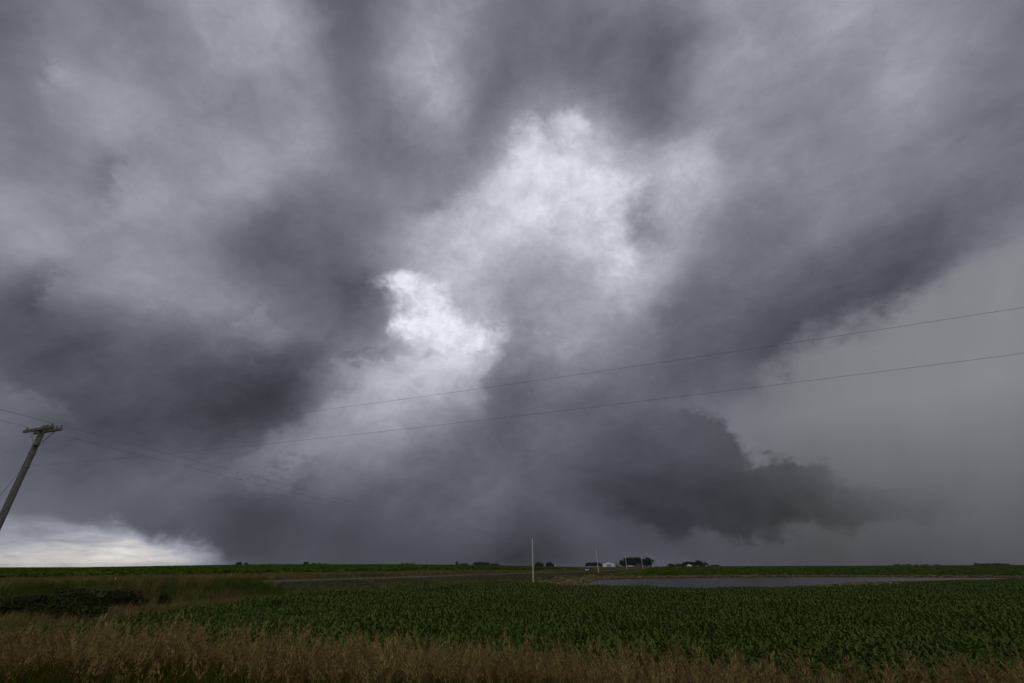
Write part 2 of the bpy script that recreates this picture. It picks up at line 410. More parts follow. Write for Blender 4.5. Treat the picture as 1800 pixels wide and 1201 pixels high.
M = {
 'corn': mat('corn_leaf', (0.078, 0.112, 0.010), 0.50, 0.14, 0.30, 2.5, translucent=0.08, rnd=0.28),
 'stalk': mat('corn_stalk', (0.070, 0.115, 0.035), 0.6, 0.3, 0.2, 6.0, rnd=0.2),
 'crop': mat('far_crop', (0.066, 0.118, 0.008), 0.8, 0.03, 0.35, 0.4, translucent=0.15, rnd=0.30),
 'stunted': mat('stunted_crop', (0.22, 0.20, 0.055), 0.6, 0.25, 0.35, 0.4, translucent=0.1, rnd=0.35, col2=(0.24, 0.175, 0.075)),
 'straw': mat('straw_head', (0.265, 0.192, 0.072), 0.9, 0.03, 0.25, 6.0, translucent=0.2, rnd=0.30),
 'straw_stem': mat('straw_stem', (0.105, 0.076, 0.018), 0.9, 0.03, 0.3, 6.0, rnd=0.3),
 'blade': mat('grass_blade', (0.055, 0.068, 0.008), 0.8, 0.05, 0.35, 3.0, translucent=0.2, rnd=0.35),
 'verge': mat('verge_grass', (0.075, 0.105, 0.015), 0.8, 0.05, 0.35, 1.0, translucent=0.15, rnd=0.30),
 'tan': mat('tan_grass', (0.185, 0.150, 0.054), 0.9, 0.03, 0.30, 1.0, translucent=0.15, rnd=0.35),
 'shrub': mat('shrub_leaf', (0.034, 0.044, 0.010), 0.8, 0.08, 0.35, 2.0, translucent=0.1, rnd=0.25),
 'tree': mat('tree_leaf', (0.022, 0.034, 0.013), 0.7, 0.15, 0.35, 0.4, rnd=0.25),
 'bark': mat('bark', (0.07, 0.055, 0.04), 0.9, 0.1, 0.3, 4.0),
 'pole': mat('weathered_pole', (0.165, 0.160, 0.150), 0.9, 0.1, 0.30, 5.0, bump=0.4, stretch=(6, 6, 0.5)),
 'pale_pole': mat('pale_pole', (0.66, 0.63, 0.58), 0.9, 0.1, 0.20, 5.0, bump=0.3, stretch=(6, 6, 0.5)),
 'arm': mat('weathered_arm', (0.170, 0.150, 0.130), 0.9, 0.1, 0.35, 8.0, bump=0.4),
 'steel': mat('galvanised', (0.20, 0.20, 0.21), 0.5, 0.5, 0.2, 10.0, metal=0.6),
 'porcelain': mat('porcelain', (0.16, 0.13, 0.11), 0.3, 0.5, 0.15, 10.0),
 'wire': mat('wire', (0.27, 0.265, 0.27), 0.7, 0.2, 0.1, 10.0),
 'white': mat('white_siding', (0.86, 0.85, 0.80), 0.6, 0.3, 0.06, 1.5),
 'grey_door': mat('grey_door', (0.30, 0.31, 0.32), 0.6, 0.3, 0.08, 2.0),
 'roofm': mat('metal_roof', (0.42, 0.43, 0.44), 0.5, 0.4, 0.10, 1.0),
 'dark_siding': mat('dark_siding', (0.10, 0.09, 0.085), 0.8, 0.2, 0.2, 1.5),
 'glass': mat('window_glass', (0.02, 0.022, 0.025), 0.1, 0.5, 0.05, 1.0),
 'car': mat('car_paint', (0.012, 0.013, 0.016), 0.25, 0.5, 0.1, 1.0),
 'rubber': mat('rubber', (0.015, 0.015, 0.015), 0.9, 0.2, 0.1, 5.0),
 'lamp': emit('headlight_glow', (1.0, 0.96, 0.88), 2.2),
 'orange': mat('orange_plastic', (0.22, 0.045, 0.02), 0.5, 0.3, 0.1, 5.0),
 'yellow': mat('yellow_plastic', (0.60, 0.36, 0.03), 0.5, 0.3, 0.1, 5.0),
 'road': mat('gravel', (0.112, 0.106, 0.096), 0.95, 0.1, 0.20, 0.8, bump=0.3),
 'mud': mat('mud', (0.060, 0.046, 0.034), 0.7, 0.3, 0.3, 0.6, bump=0.4),
 'canopy': mat('crop_canopy', (0.040, 0.088, 0.018), 0.8, 0.1, 0.35, 0.12, bump=0.5),
 'plate': mat('plate', (0.7, 0.7, 0.68), 0.5, 0.3, 0.05, 5.0),
}

# ================================================================== terrain
ROAD = np.array([(-140, -90), (-102, -25), (-75, 31), (-49, 82), (-35, 108), (-16.7, 150), (14, 217), (37, 264), (54, 305), (79, 374),
                 (112, 480), (151, 588), (191, 696), (262, 900), (420, 1340), (760, 2300)], float)
POND = np.array([(30,193),(38,222),(58,241),(90,258),(120,270),(185,277),(250,254),(310,236),(290,224),(227,216),(170,192),
                 (126,174),(106,164),(84,142),(62,128),(40,124),(26,132),(22,148),(25,170)], float)
WATER_Z = -0.40

def poly_dist(x, y, P, closed=True):
    """distance to a polyline, and for closed ones negative inside; also signed side for open ones (left positive)"""
    d = np.full(x.shape, 1e9); sgn = np.ones(x.shape); inside = np.zeros(x.shape, bool)
    n = len(P)
    for i in range(n if closed else n - 1):
        ax, ay = P[i]; bx, by = P[(i + 1) % n]
        ex, ey = bx - ax, by - ay
        t = np.clip(((x - ax) * ex + (y - ay) * ey) / (ex * ex + ey * ey), 0, 1)
        dx, dy = x - ax - t * ex, y - ay - t * ey
        dd = np.hypot(dx, dy); near = dd < d
        d = np.where(near, dd, d); sgn = np.where(near, np.sign(ex * (y - ay) - ey * (x - ax)), sgn)
        if closed:
            cr = ((ay > y) != (by > y)) & (x < ex * (y - ay) / (by - ay + 1e-12) + ax)
            inside ^= cr
    return np.where(inside, -d, d) if closed else d * np.where(sgn == 0, 1, sgn)

_tab = np.random.default_rng(3).random((64, 64))
def vnoise(x, y):
    xi, yi = np.floor(x).astype(int), np.floor(y).astype(int)
    fx, fy = sm(x - xi), sm(y - yi)
    g = lambda i, j: _tab[i % 64, j % 64]
    return (g(xi, yi) * (1 - fx) + g(xi + 1, yi) * fx) * (1 - fy) + (g(xi, yi + 1) * (1 - fx) + g(xi + 1, yi + 1) * fx) * fy - 0.5

def fbm(x, y, o=4):
    return sum(vnoise(x * 2**k + 17 * k, y * 2**k + 9 * k) * 0.55**k for k in range(o))

_bk = [ray(p, q) for p, q in ((-200,1112),(0,1110),(120,1100),(300,1094),(420,1103),(530,1118),(650,1124),(800,1128),(900,1127),(1000,1138),(1200,1150),(1400,1160),(1600,1164),(1800,1152),(2000,1150))]
BANK_A = np.array([d.x / d.y for d in _bk]); BANK_S = np.array([d.z / d.y for d in _bk])
CREST_A = np.array([-1.4, -1.0, -0.84, -0.67, -0.47, -0.22, -0.06, 0.0, 0.11, 0.34, 0.45, 0.67, 0.84, 1.0, 1.4])
CREST_S = np.array([-.004, -.0030, -.0012, .0016, .0043, .0041, .0026, .0010, .0000, .0000, .0002, .0008, .0016, .0022, .0025])

def H(x, y):
    x = np.asarray(x, float); y = np.asarray(y, float)
    a = np.clip(x / np.maximum(y, 40.0), -1.4, 1.4)
    ds = poly_dist(x, y, ROAD, False); dr = np.abs(ds)
    left = sm((ds + 12) / 24)                                    # beyond the gravel road
    yc = np.interp(a, [-0.1, 0.15], [430.0, 660.0])
    s = np.interp(a, CREST_A, CREST_S)
    crop = np.interp(a, [-0.1, 0.15], [1.3, 0.9])
    zc = CAM_Z + s * yc - crop
    y0 = 95 * left + 285 * (1 - left)
    z0 = 2.45 * left
    t = np.clip((y - y0) / (yc - y0), 0, 1)
    t = 0.65 * t + 0.35 * sm(t)
    z = z0 + (zc - z0) * t
    z = np.where(y > yc, zc - 3.2 * sm((y - yc) / 500.0), z)
    z = z * 1.0 + fbm(x / 38, y / 38, 3) * 0.35 * sm((y - 14) / 40) * (1 - sm((y - 300) / 100))
    # bank under the viewer's road: the verge falls away so that its grass tops lie on this line
    ab = x / np.maximum(y, 3.0)
    st = np.interp(ab, BANK_A, BANK_S)
    yb = np.maximum(y, 0.0)
    bz = np.minimum(3.0, 3.60 + st * yb) - 0.022 * np.maximum(0, yb - 10.0) ** 2
    bank = sm((bz - z) / 0.6)
    z = np.where(y < 40, np.maximum(z, bz), z)
    # gravel road on its own low bank, ditches each side
    w = 1 - sm((dr - 4.6) / 8.5)
    z = z + (2.17 + 1.6 * sm((y - 320) / 320) - z) * w * (1 - 0.0 * bank)
    z = z - 0.35 * np.exp(-((dr - 14.5) / 4.0) ** 2) * (1 - bank)
    # pond basin
    dp = poly_dist(x, y, POND)
    shore = 1 - sm(dp / 42)
    z = np.where(dp > 0, z + (-0.34 - z) * shore * (1 - w), -0.42 - np.minimum(1.2, -dp * 0.10))
    return z

def h1(x, y): return float(H(np.array([x]), np.array([y]))[0])

# one ground sheet: fine near the viewer, reaching past the horizon
ys = np.concatenate([np.linspace(-120, -2, 30), np.geomspace(2.0, 62, 90) - 2.0 + 0.0, np.geomspace(61, 5200, 170)])
aa = np.sinh(np.linspace(-2.6, 2.6, 240)) / np.sinh(2.6) * 5.0
YY, AA = np.meshgrid(ys, aa, indexing='ij')
XX = np.clip(AA * (np.abs(YY) + 45.0), -5500, 5500) + AA * 20
ZZ = H(XX, YY)
nr, nc = XX.shape
gv = np.stack([XX.ravel(), YY.ravel(), ZZ.ravel()], 1)
ii = (np.arange(nr - 1)[:, None] * nc + np.arange(nc - 1)[None]).ravel()
gf = np.stack([ii, ii + 1, ii + nc + 1, ii + nc], 1)

def ground_material():
    m = bpy.data.materials.new('ground_soil_and_grass'); m.use_nodes = True; t = m.node_tree
    bs = t.nodes['Principled BSDF']; bs.inputs['Roughness'].default_value = 0.95; bs.inputs['Specular IOR Level'].default_value = 0.1
    co = t.nodes.new('ShaderNodeTexCoord')
    n1 = t.nodes.new('ShaderNodeTexNoise'); n1.inputs['Scale'].default_value = 0.9; n1.inputs['Detail'].default_value = 8
    n2 = t.nodes.new('ShaderNodeTexNoise'); n2.inputs['Scale'].default_value = 0.012; n2.inputs['Detail'].default_value = 3
    for n in (n1, n2): t.links.new(co.outputs['Object'], n.inputs['Vector'])
    r1 = t.nodes.new('ShaderNodeValToRGB'); e = r1.color_ramp.elements
    e[0].position, e[0].color = 0.35, (0.035, 0.028, 0.018, 1); e[1].position, e[1].color = 0.65, (0.050, 0.062, 0.022, 1)
    r2 = t.nodes.new('ShaderNodeValToRGB'); e = r2.color_ramp.elements
    e[0].position, e[0].color = 0.40, (0.040, 0.080, 0.020, 1); e[1].position, e[1].color = 0.62, (0.070, 0.090, 0.030, 1)
    t.links.new(n1.outputs['Fac'], r1.inputs[0]); t.links.new(n2.outputs['Fac'], r2.inputs[0])
    sp = t.nodes.new('ShaderNodeSeparateXYZ'); t.links.new(co.outputs['Object'], sp.inputs[0])
    mr = t.nodes.new('ShaderNodeMapRange'); mr.inputs[1].default_value = 300; mr.inputs[2].default_value = 650   # distant farmland
    t.links.new(sp.outputs[1], mr.inputs[0])
    mx = t.nodes.new('ShaderNodeMix'); mx.data_type = 'RGBA'
    t.links.new(mr.outputs[0], mx.inputs[0]); t.links.new(r1.outputs[0], mx.inputs[6]); t.links.new(r2.outputs[0], mx.inputs[7])
    t.links.new(mx.outputs[2], bs.inputs['Base Color'])
    bp = t.nodes.new('ShaderNodeBump'); bp.inputs['Strength'].default_value = 0.6; bp.inputs['Distance'].default_value = 0.1
    t.links.new(n1.outputs['Fac'], bp.inputs['Height']); t.links.new(bp.outputs[0], bs.inputs['Normal'])
    return m

def np_mesh(name, v, f, m, smooth=True):
    me = bpy.data.meshes.new(name)
    me.vertices.add(len(v)); me.vertices.foreach_set('co', np.asarray(v, np.float32).ravel())
    k = f.shape[1]
    me.loops.add(f.size); me.loops.foreach_set('vertex_index', f.astype(np.int32).ravel())
    me.polygons.add(len(f)); me.polygons.foreach_set('loop_start', np.arange(0, f.size, k, dtype=np.int32))
    me.polygons.foreach_set('use_smooth', np.full(len(f), smooth))
    me.update(calc_edges=True); me.validate()
    me.materials.append(m)
    return wrap(name, me)

tag(np_mesh('ground', gv, gf, ground_material()), kind='structure')

# gravel road: a crowned strip laid on its bank
def resample(P, step):
    seg = np.hypot(*np.diff(P, axis=0).T); s = np.concatenate([[0], np.cumsum(seg)])
    q = np.arange(0, s[-1], step)
    out = np.stack([np.interp(q, s, P[:, 0]), np.interp(q, s, P[:, 1])], 1)
    for _ in range(12): out[1:-1] = (out[:-2] + 2 * out[1:-1] + out[2:]) / 4
    return out
rc = resample(ROAD, 5.0)
rt = np.gradient(rc, axis=0); rt /= np.linalg.norm(rt, axis=1)[:, None]; rn = np.stack([-rt[:, 1], rt[:, 0]], 1)
OFF = [(-3.7, 0.0), (-3.4, 0.05), (-1.7, 0.10), (0, 0.13), (1.7, 0.10), (3.4, 0.05), (3.7, 0.0)]
rv, rf = [], []
rz = np.array([2.19 + 1.6 * float(sm((y - 320) / 320)) for _, y in rc])
for i in range(len(rc)):
    for o, dz in OFF: rv.append((rc[i, 0] + rn[i, 0] * o, rc[i, 1] + rn[i, 1] * o, rz[i] + dz))
k = len(OFF)
for i in range(len(rc) - 1):
    for j in range(k - 1): rf.append((i * k + j, i * k + j + 1, (i + 1) * k + j + 1, (i + 1) * k + j))
tag(mesh_obj('gravel_road', rv, [tuple(reversed(f)) for f in rf], M['road'], smooth=True), kind='structure')

# pond water
def water_material():
    m = bpy.data.materials.new('pond_water'); m.use_nodes = True; t = m.node_tree
    bs = t.nodes['Principled BSDF']; bs.inputs['Base Color'].default_value = (0.030, 0.028, 0.026, 1)
    bs.inputs['Roughness'].default_value = 0.12; bs.inputs['IOR'].default_value = 1.33; bs.inputs['Specular IOR Level'].default_value = 0.11
    co = t.nodes.new('ShaderNodeTexCoord'); mp = t.nodes.new('ShaderNodeMapping'); mp.inputs['Scale'].default_value = (0.5, 1.6, 1)
    t.links.new(co.outputs['Object'], mp.inputs[0])
    n = t.nodes.new('ShaderNodeTexNoise'); n.inputs['Scale'].default_value = 1.2; n.inputs['Detail'].default_value = 6
    t.links.new(mp.outputs[0], n.inputs['Vector'])
    b = t.nodes.new('ShaderNodeBump'); b.inputs['Strength'].default_value = 0.5; b.inputs['Distance'].default_value = 0.06
    t.links.new(n.outputs['Fac'], b.inputs['Height']); t.links.new(b.outputs[0], bs.inputs['Normal'])
    return m
me = bpy.data.meshes.new('pond_water')
bm = bmesh.new()
c = POND.mean(0)
big = c + (POND - c) * 1.0
d_out = 1.6
bvs = [bm.verts.new((p[0] + (p[0] - c[0]) / max(1e-6, np.hypot(*(p - c))) * d_out, p[1] + (p[1] - c[1]) / max(1e-6, np.hypot(*(p - c))) * d_out, WATER_Z)) for p in big]
bm.faces.new(bvs); bmesh.ops.triangulate(bm, faces=bm.faces[:]); bmesh.ops.recalc_face_normals(bm, faces=bm.faces[:])
if bm.faces[:][0].normal.z < 0: bmesh.ops.reverse_faces(bm, faces=bm.faces[:])
bm.to_mesh(me); bm.free(); me.materials.append(water_material())
tag(wrap('pond_water', me), kind='structure')

# ================================================================== vegetation
def scatter(name, pts, rot, scl, idx, protos):
    """one object that carries copies of small plants at given points"""
    me = bpy.data.meshes.new(name)
    n = len(pts)
    me.vertices.add(n); me.vertices.foreach_set('co', np.asarray(pts, np.float32).ravel())
    for nm, ty, arr in (('rot', 'FLOAT_VECTOR', rot), ('scl', 'FLOAT_VECTOR', scl), ('idx', 'INT', idx)):
        at = me.attributes.new(nm, ty, 'POINT')
        if ty == 'INT': at.data.foreach_set('value', np.asarray(arr, np.int32))
        else: at.data.foreach_set('vector', np.asarray(arr, np.float32).ravel())
    me.update()
    o = wrap(name, me)
    ng = bpy.data.node_groups.new(name + '_nodes', 'GeometryNodeTree')
    ng.interface.new_socket('Geometry', in_out='INPUT', socket_type='NodeSocketGeometry')
    ng.interface.new_socket('Geometry', in_out='OUTPUT', socket_type='NodeSocketGeometry')
    gi, go = ng.nodes.new('NodeGroupInput'), ng.nodes.new('NodeGroupOutput')
    g2i = ng.nodes.new('GeometryNodeGeometryToInstance')
    for p in protos:
        oi = ng.nodes.new('GeometryNodeObjectInfo'); oi.inputs['Object'].default_value = p
        ng.links.new(oi.outputs['Geometry'], g2i.inputs[0])
    iop = ng.nodes.new('GeometryNodeInstanceOnPoints'); iop.inputs['Pick Instance'].default_value = True
    ng.links.new(gi.outputs[0], iop.inputs['Points']); ng.links.new(g2i.outputs[0], iop.inputs['Instance'])
    for nm, ty, sock in (('rot', 'FLOAT_VECTOR', 'Rotation'), ('scl', 'FLOAT_VECTOR', 'Scale'), ('idx', 'INT', 'Instance Index')):
        na = ng.nodes.new('GeometryNodeInputNamedAttribute'); na.data_type = ty; na.inputs['Name'].default_value = nm
        ng.links.new(na.outputs['Attribute'], iop.inputs[sock])
    ng.links.new(iop.outputs[0], go.inputs[0])
    md = o.modifiers.new('plants', 'NODES'); md.node_group = ng
    return o

def strew(name, x, y, protos, smin, smax, tilt=0.12, zoff=-0.02, hs=None, label=None, cat=None, lean=0.0):
    n = len(x)
    z = H(x, y) + zoff
    rot = np.stack([RNG.normal(0, tilt, n), RNG.normal(lean, tilt, n), RNG.uniform(-math.pi, math.pi, n)], 1)
    s = RNG.uniform(smin, smax, n)
    if hs is None: hs = np.ones(n)
    scl = np.stack([s * np.sqrt(hs), s * np.sqrt(hs), s * hs], 1)
    o = scatter(name, np.stack([x, y, z], 1), rot, scl, RNG.integers(0, len(protos), n), protos)
    return tag(o, label, cat, kind='stuff')

def multi_mat_obj(name, parts):
    """unlinked pattern plant from several (MB, material)"""
    v, f, mi = [], [], []
    me = bpy.data.meshes.new(name)
    for k, (mb, mt) in enumerate(parts):
        n = len(v); v += mb.v; f += [tuple(i + n for i in q) for q in mb.f]; mi += [k] * len(mb.f)
        me.materials.append(mt)
    me.from_pydata(v, [], f); me.polygons.foreach_set('material_index', mi); me.update()
    return wrap(name, me, link=False)

rnd = random.Random(11)
WIND = Vector((0.9, 0.15, 0)).normalized()

def corn_leaf(mb, base, ang, length, width, rise, droop, seg=6, wind=0.0):
    """arching blade with a folded midrib"""
    d = Vector((math.cos(ang), math.sin(ang), 0)); side_v = Vector((-d.y, d.x, 0))
    p = Vector(base); el = rise; st = length / seg; vs = []
    tw = rnd.uniform(-0.5, 0.5)
    for i in range(seg + 1):
        t = i / seg
        w = width * (0.55 + 0.9 * t if t < 0.5 else 1.0) * (1 - max(0, (t - 0.45) / 0.55) ** 1.8) * 0.5 + 0.002
        s2 = (side_v * math.cos(tw * t) + Vector((0, 0, 1)) * math.sin(tw * t))
        up = Vector((0, 0, 1)) * w * 0.45
        vs += [p - s2 * w + up, p.copy(), p + s2 * w + up]
        dirv = d * math.cos(el) + Vector((0, 0, 1)) * math.sin(el) + WIND * wind * t
        p = p + dirv.normalized() * st
        el -= droop / seg * (0.5 + 1.2 * t)
    fs = []
    for i in range(seg):
        b = i * 3
        fs += [(b, b + 1, b + 4, b + 3), (b + 1, b + 2, b + 5, b + 4)]
    mb.add(vs, fs)

def corn_shape():
    """stalk top height, and list of leaf parameters"""
    h = rnd.uniform(0.85, 1.05); a0 = rnd.uniform(0, math.pi); leaves = []
    n = 9
    for i in range(n):
        t = i / (n - 1)
        z = 0.12 + t * (h - 0.15)
        ang = a0 + (i % 2) * math.pi + rnd.uniform(-0.45, 0.45)
        leaves.append((z, ang, (0.50 + 0.32 * math.sin(math.pi * min(1, 0.25 + t * 0.75))) * rnd.uniform(0.8, 1.1), rnd.uniform(0.068, 0.092),
                       rnd.uniform(0.85, 1.20) + 0.2 * t, rnd.uniform(1.5, 2.6) - 0.5 * t))
    return h, leaves

CORN_VARIANTS = [corn_shape() for _ in range(7)]
def corn_proto(k, seg):
    h, leaves = CORN_VARIANTS[k]
    lf, st = MB(), MB()
    st.tube([(0, 0, 0), (0.01, 0, h * 0.6), (0.02, 0.01, h + 0.1)], [0.015, 0.012, 0.005], 5)
    for z, ang, ln, wd, rise, dr in leaves: corn_leaf(lf, (0.01, 0, z), ang, ln, wd, rise, dr, seg, 0.35)
    return multi_mat_obj('corn_pattern', [(lf, M['corn']), (st, M['stalk'])])
corn_near = [corn_proto(k, 6) for k in range(7)]

def in_corn(x, y):
    """the near corn field: right of the roadside strip, beyond the bank, clear of the pond"""
    lb = np.interp(y, [20, 40, 64, 106, 141, 160], [-27.5, -30.0, -31.0, -22.5, 4.0, 18.0])
    nb = 20.0 + 9.0 * sm((-x - 6) / 22)
    dp = poly_dist(x, y, POND)
    dr = np.abs(poly_dist(x, y, ROAD, False))
    fb = np.interp(x, [0, 15, 25, 60, 106, 170, 227, 330], [146, 150, 160, 170, 190, 215, 250, 280])
    return (x > lb) & (y > nb) & (y < fb) & (dp > 2.5 + 12 * sm((x - 95) / 30)) & (dr > 15)

rows = []
y = 20.2
while y < 232:
    step = 0.17 if y < 50 else (0.22 if y < 85 else 0.36)
    x0, x1 = max(-33, -1.2 * y), 1.3 * y + 3
    xs = np.arange(x0, x1, step); xs = xs + RNG.uniform(-0.07, 0.07, len(xs))
    rows.append(np.stack([xs, y + RNG.normal(0, 0.05, len(xs)) + 0.25 * np.sin(xs * 0.11)], 1))
    y += 0.76 if y < 80 else 0.9
cp = np.concatenate(rows); cp = cp[in_corn(cp[:, 0], cp[:, 1])]
dpd = poly_dist(cp[:, 0], cp[:, 1], POND)
drown = np.clip(dpd / 34 + fbm(cp[:, 0] / 7, cp[:, 1] / 7, 3) * 0.22, 0, 1)
keep = (RNG.random(len(cp)) < 0.25 + 0.75 * sm(drown * 2.2)) & (fbm(cp[:, 0] / 2.5 + 40, cp[:, 1] / 2.5, 3) > -0.36)
cp, drown = cp[keep], drown[keep]
chgt = 0.42 + 0.58 * sm(drown * 1.1)
chgt = chgt * (1 + fbm(cp[:, 0] / 6, cp[:, 1] / 6, 3) * 0.32)
dist = np.hypot(cp[:, 0], cp[:, 1])
view = (np.abs(cp[:, 0]) < 1.08 * cp[:, 1]) & (cp[:, 0] > -0.45 * cp[:, 1])
order = np.argsort(np.where(view, dist, 1e9))
front, rest = order[:300], order[300:]

# the 300 plants that show largest, each with its stalk and leaves
stalk_mesh, leaf_mesh = [], []
for k in range(7):
    h, leaves = CORN_VARIANTS[k]
    st = MB(); st.tube([(0, 0, 0), (0.01, 0, h * 0.6), (0.02, 0.01, h + 0.1)], [0.015, 0.012, 0.005], 5)
    stalk_mesh.append(st.build('stalk', M['stalk'], link=False).data)
    lm = []
    for z, ang, ln, wd, rise, dr in leaves:
        lb_ = MB(); corn_leaf(lb_, (0.01, 0, z), ang, ln, wd, rise, dr, 6, 0.35)
        lm.append(lb_.build('leaf', M['corn'], link=False).data)
    leaf_mesh.append(lm)
zz = H(cp[front, 0], cp[front, 1])
for q, i in enumerate(front):
    k = int(RNG.integers(0, 7)); s = float(RNG.uniform(0.9, 1.15) * chgt[i])
    r = thing('corn_plant', (cp[i, 0], cp[i, 1], zz[q] - 0.02), float(RNG.uniform(-math.pi, math.pi)))
    r.scale = (s, s, s); r.rotation_euler.x = float(RNG.normal(0, 0.06)); r.rotation_euler.y = float(RNG.normal(0.0, 0.06))
    tag(r, 'green corn plant in the front rows of the field, behind the tan grass', 'corn plant', 'corn plants along the near edge of the field')
    wrap('stalk', stalk_mesh[k], r)
    for lm in leaf_mesh[k]: wrap('leaf', lm, r)

n = len(rest)
s_ = RNG.uniform(0.9, 1.15, n) * chgt[rest]
wid = s_ * np.where(dist[rest] < 60, 1.0, 1.2)
rot = np.stack([RNG.normal(0, 0.07, n), RNG.normal(0, 0.07, n), RNG.uniform(-math.pi, math.pi, n)], 1)
tag(scatter('corn_field', np.stack([cp[rest, 0], cp[rest, 1], H(cp[rest, 0], cp[rest, 1]) - 0.02], 1), rot, np.stack([wid, wid, s_], 1), RNG.integers(0, 7, n), corn_near),
    'dense green corn field running from the tan roadside grass back to the pond', 'corn', kind='stuff')

# ------------------------------------------------------------------ grasses
def brome(nstems, spread, hmin, hmax, lean):
    """clump of seeding grass: stems with nodding panicles, and green blades at the foot"""
    stem, head, bl = MB(), MB(), MB()
    for _ in range(nstems):
        bx, by = rnd.gauss(0, spread), rnd.gauss(0, spread)
        h = rnd.uniform(hmin, hmax) * (1.18 if rnd.random() < 0.18 else 1.0); lx, ly = lean + rnd.gauss(0, 0.10), rnd.gauss(0, 0.10)
        pts = [Vector((bx + lx * h * t ** 1.7, by + ly * h * t ** 1.7, h * t)) for t in (0, 0.35, 0.7, 1.0)]
        w = 0.0024
        for i in range(3):
            a, b = pts[i], pts[i + 1]
            stem.add([a + Vector((-w, 0, 0)), a + Vector((w, 0, 0)), b + Vector((w, 0, 0)), b + Vector((-w, 0, 0))], [(0, 1, 2, 3)])
        top, d = pts[3], (pts[3] - pts[2]).normalized()
        L = rnd.uniform(0.16, 0.27)
        for j in range(16):                                     # spikelets hanging to one side
            t = j / 15
            c = top + d * (L * (t - 0.25)) + Vector((lean * 0.10 * t * t, 0, -0.02 * t))
            r = 0.036 * (1 - 0.7 * t) + 0.006
            az = rnd.uniform(0, 2 * math.pi)
            o = Vector((math.cos(az) * r + lean * 0.03, math.sin(az) * r, rnd.uniform(0.0, 0.025)))
            ln = d * rnd.uniform(0.025, 0.042) + o * 0.5
            sd = Vector((-math.sin(az), math.cos(az), 0.2)) * rnd.uniform(0.005, 0.009)
            head.add([c + o * 0.3, c + o + sd, c + o + ln, c + o - sd], [(0, 1, 2, 3)])
    for _ in range(nstems + 6):
        bx, by = rnd.gauss(0, spread), rnd.gauss(0, spread)
        az = rnd.uniform(0, 2 * math.pi); h = rnd.uniform(0.35, 0.75) * hmax
        d = Vector((math.cos(az) * 0.25 + lean * 0.6, math.sin(az) * 0.25, 0)); sd = Vector((-math.sin(az), math.cos(az), 0)) * 0.004
        p0 = Vector((bx, by, 0)); p1 = p0 + Vector((0, 0, h * 0.6)) + d * h * 0.3; p2 = p0 + Vector((0, 0, h * rnd.uniform(0.75, 1.0))) + d * h
        bl.add([p0 - sd, p0 + sd, p1 + sd, p1 - sd, p2], [(0, 1, 2, 3), (3, 2, 4)])
    return multi_mat_obj('brome_pattern', [(stem, M['straw_stem']), (head, M['straw']), (bl, M['blade'])])

def turf(n, spread, hmax, wid, m, lean=0.12):
    mb = MB()
    for _ in range(n):
        bx, by = rnd.gauss(0, spread), rnd.gauss(0, spread); az = rnd.uniform(0, 2 * math.pi); h = rnd.uniform(0.4, 1.0) * hmax
        d = Vector((math.cos(az) * 0.3 + lean, math.sin(az) * 0.3, 0)); sd = Vector((-math.sin(az), math.cos(az), 0)) * wid
        p0 = Vector((bx, by, 0)); p1 = p0 + Vector((0, 0, h * 0.6)) + d * h * 0.35; p2 = p0 + Vector((0, 0, h)) + d * h
        mb.add([p0 - sd, p0 + sd, p1 + sd * 0.8, p1 - sd * 0.8, p2], [(0, 1, 2, 3), (3, 2, 4)])
    return multi_mat_obj('turf_pattern', [(mb, m)])

bromes = [brome(5, 0.16, 0.45, 0.90, 0.20) for _ in range(6)]
greens = [turf(22, 0.11, 0.55, 0.005, M['blade']) for _ in range(5)]

def area(x0, x1, y0, y1, n):
    return RNG.uniform(x0, x1, n), RNG.uniform(y0, y1, n)

# tall seeding grass on the bank below the viewer
gx, gy = area(-34, 30, 3.2, 30, 60000)
ok = (np.abs(gx) < 1.25 * gy + 3) & (gy < 19.0 + 8.5 * sm((-gx - 6) / 22)) & (gy > 5.2)
gx, gy = gx[ok], gy[ok]
patch = fbm(gx / 1.6, gy / 1.6, 4) * 1.2 + 0.32 * np.clip((gy - 7.2 - 1.6 * sm((-gx - 1) / 4)) / 2.4, -1.2, 0.4)
sel = (RNG.random(len(gx)) < 0.34 - 0.22 * sm((gx + 0.5) / 7)) & (patch > -0.10)
strew('tall_seeding_grass', gx[sel], gy[sel], bromes, 0.85, 1.12, 0.10, label='tall tan seeding grass leaning in the wind on the roadside bank', cat='grass')
sel = RNG.random(len(gx)) < 0.75
strew('bank_grass', gx[sel], gy[sel], greens, 0.8, 1.25, 0.15, label='green grass at the foot of the tan seed stems', cat='grass')

# coarser tufts for the verges, ditches and strips further off
tan_tufts = [turf(26, 0.22, 0.85, 0.012, M['tan'], 0.22) for _ in range(4)]
green_tufts = [turf(24, 0.24, 0.60, 0.014, M['verge'], 0.12) for _ in range(4)]
vx, vy = area(-150, 70, 24, 330, 200000)
ds = poly_dist(vx, vy, ROAD, False)
ok = (np.abs(vx) < 1.15 * vy + 4) & ~in_corn(vx, vy) & (poly_dist(vx, vy, POND) > 9) & (np.abs(ds) > 4.0) & (ds < 29) & (ds > -75)
strip = ok & ((ds > -21) | (vy < 75)) & (vy > 19 + 8.5 * sm((-vx - 6) / 22))
vx, vy, ds = vx[strip], vy[strip], ds[strip]
tone = fbm(vx / 9, vy / 9, 3)
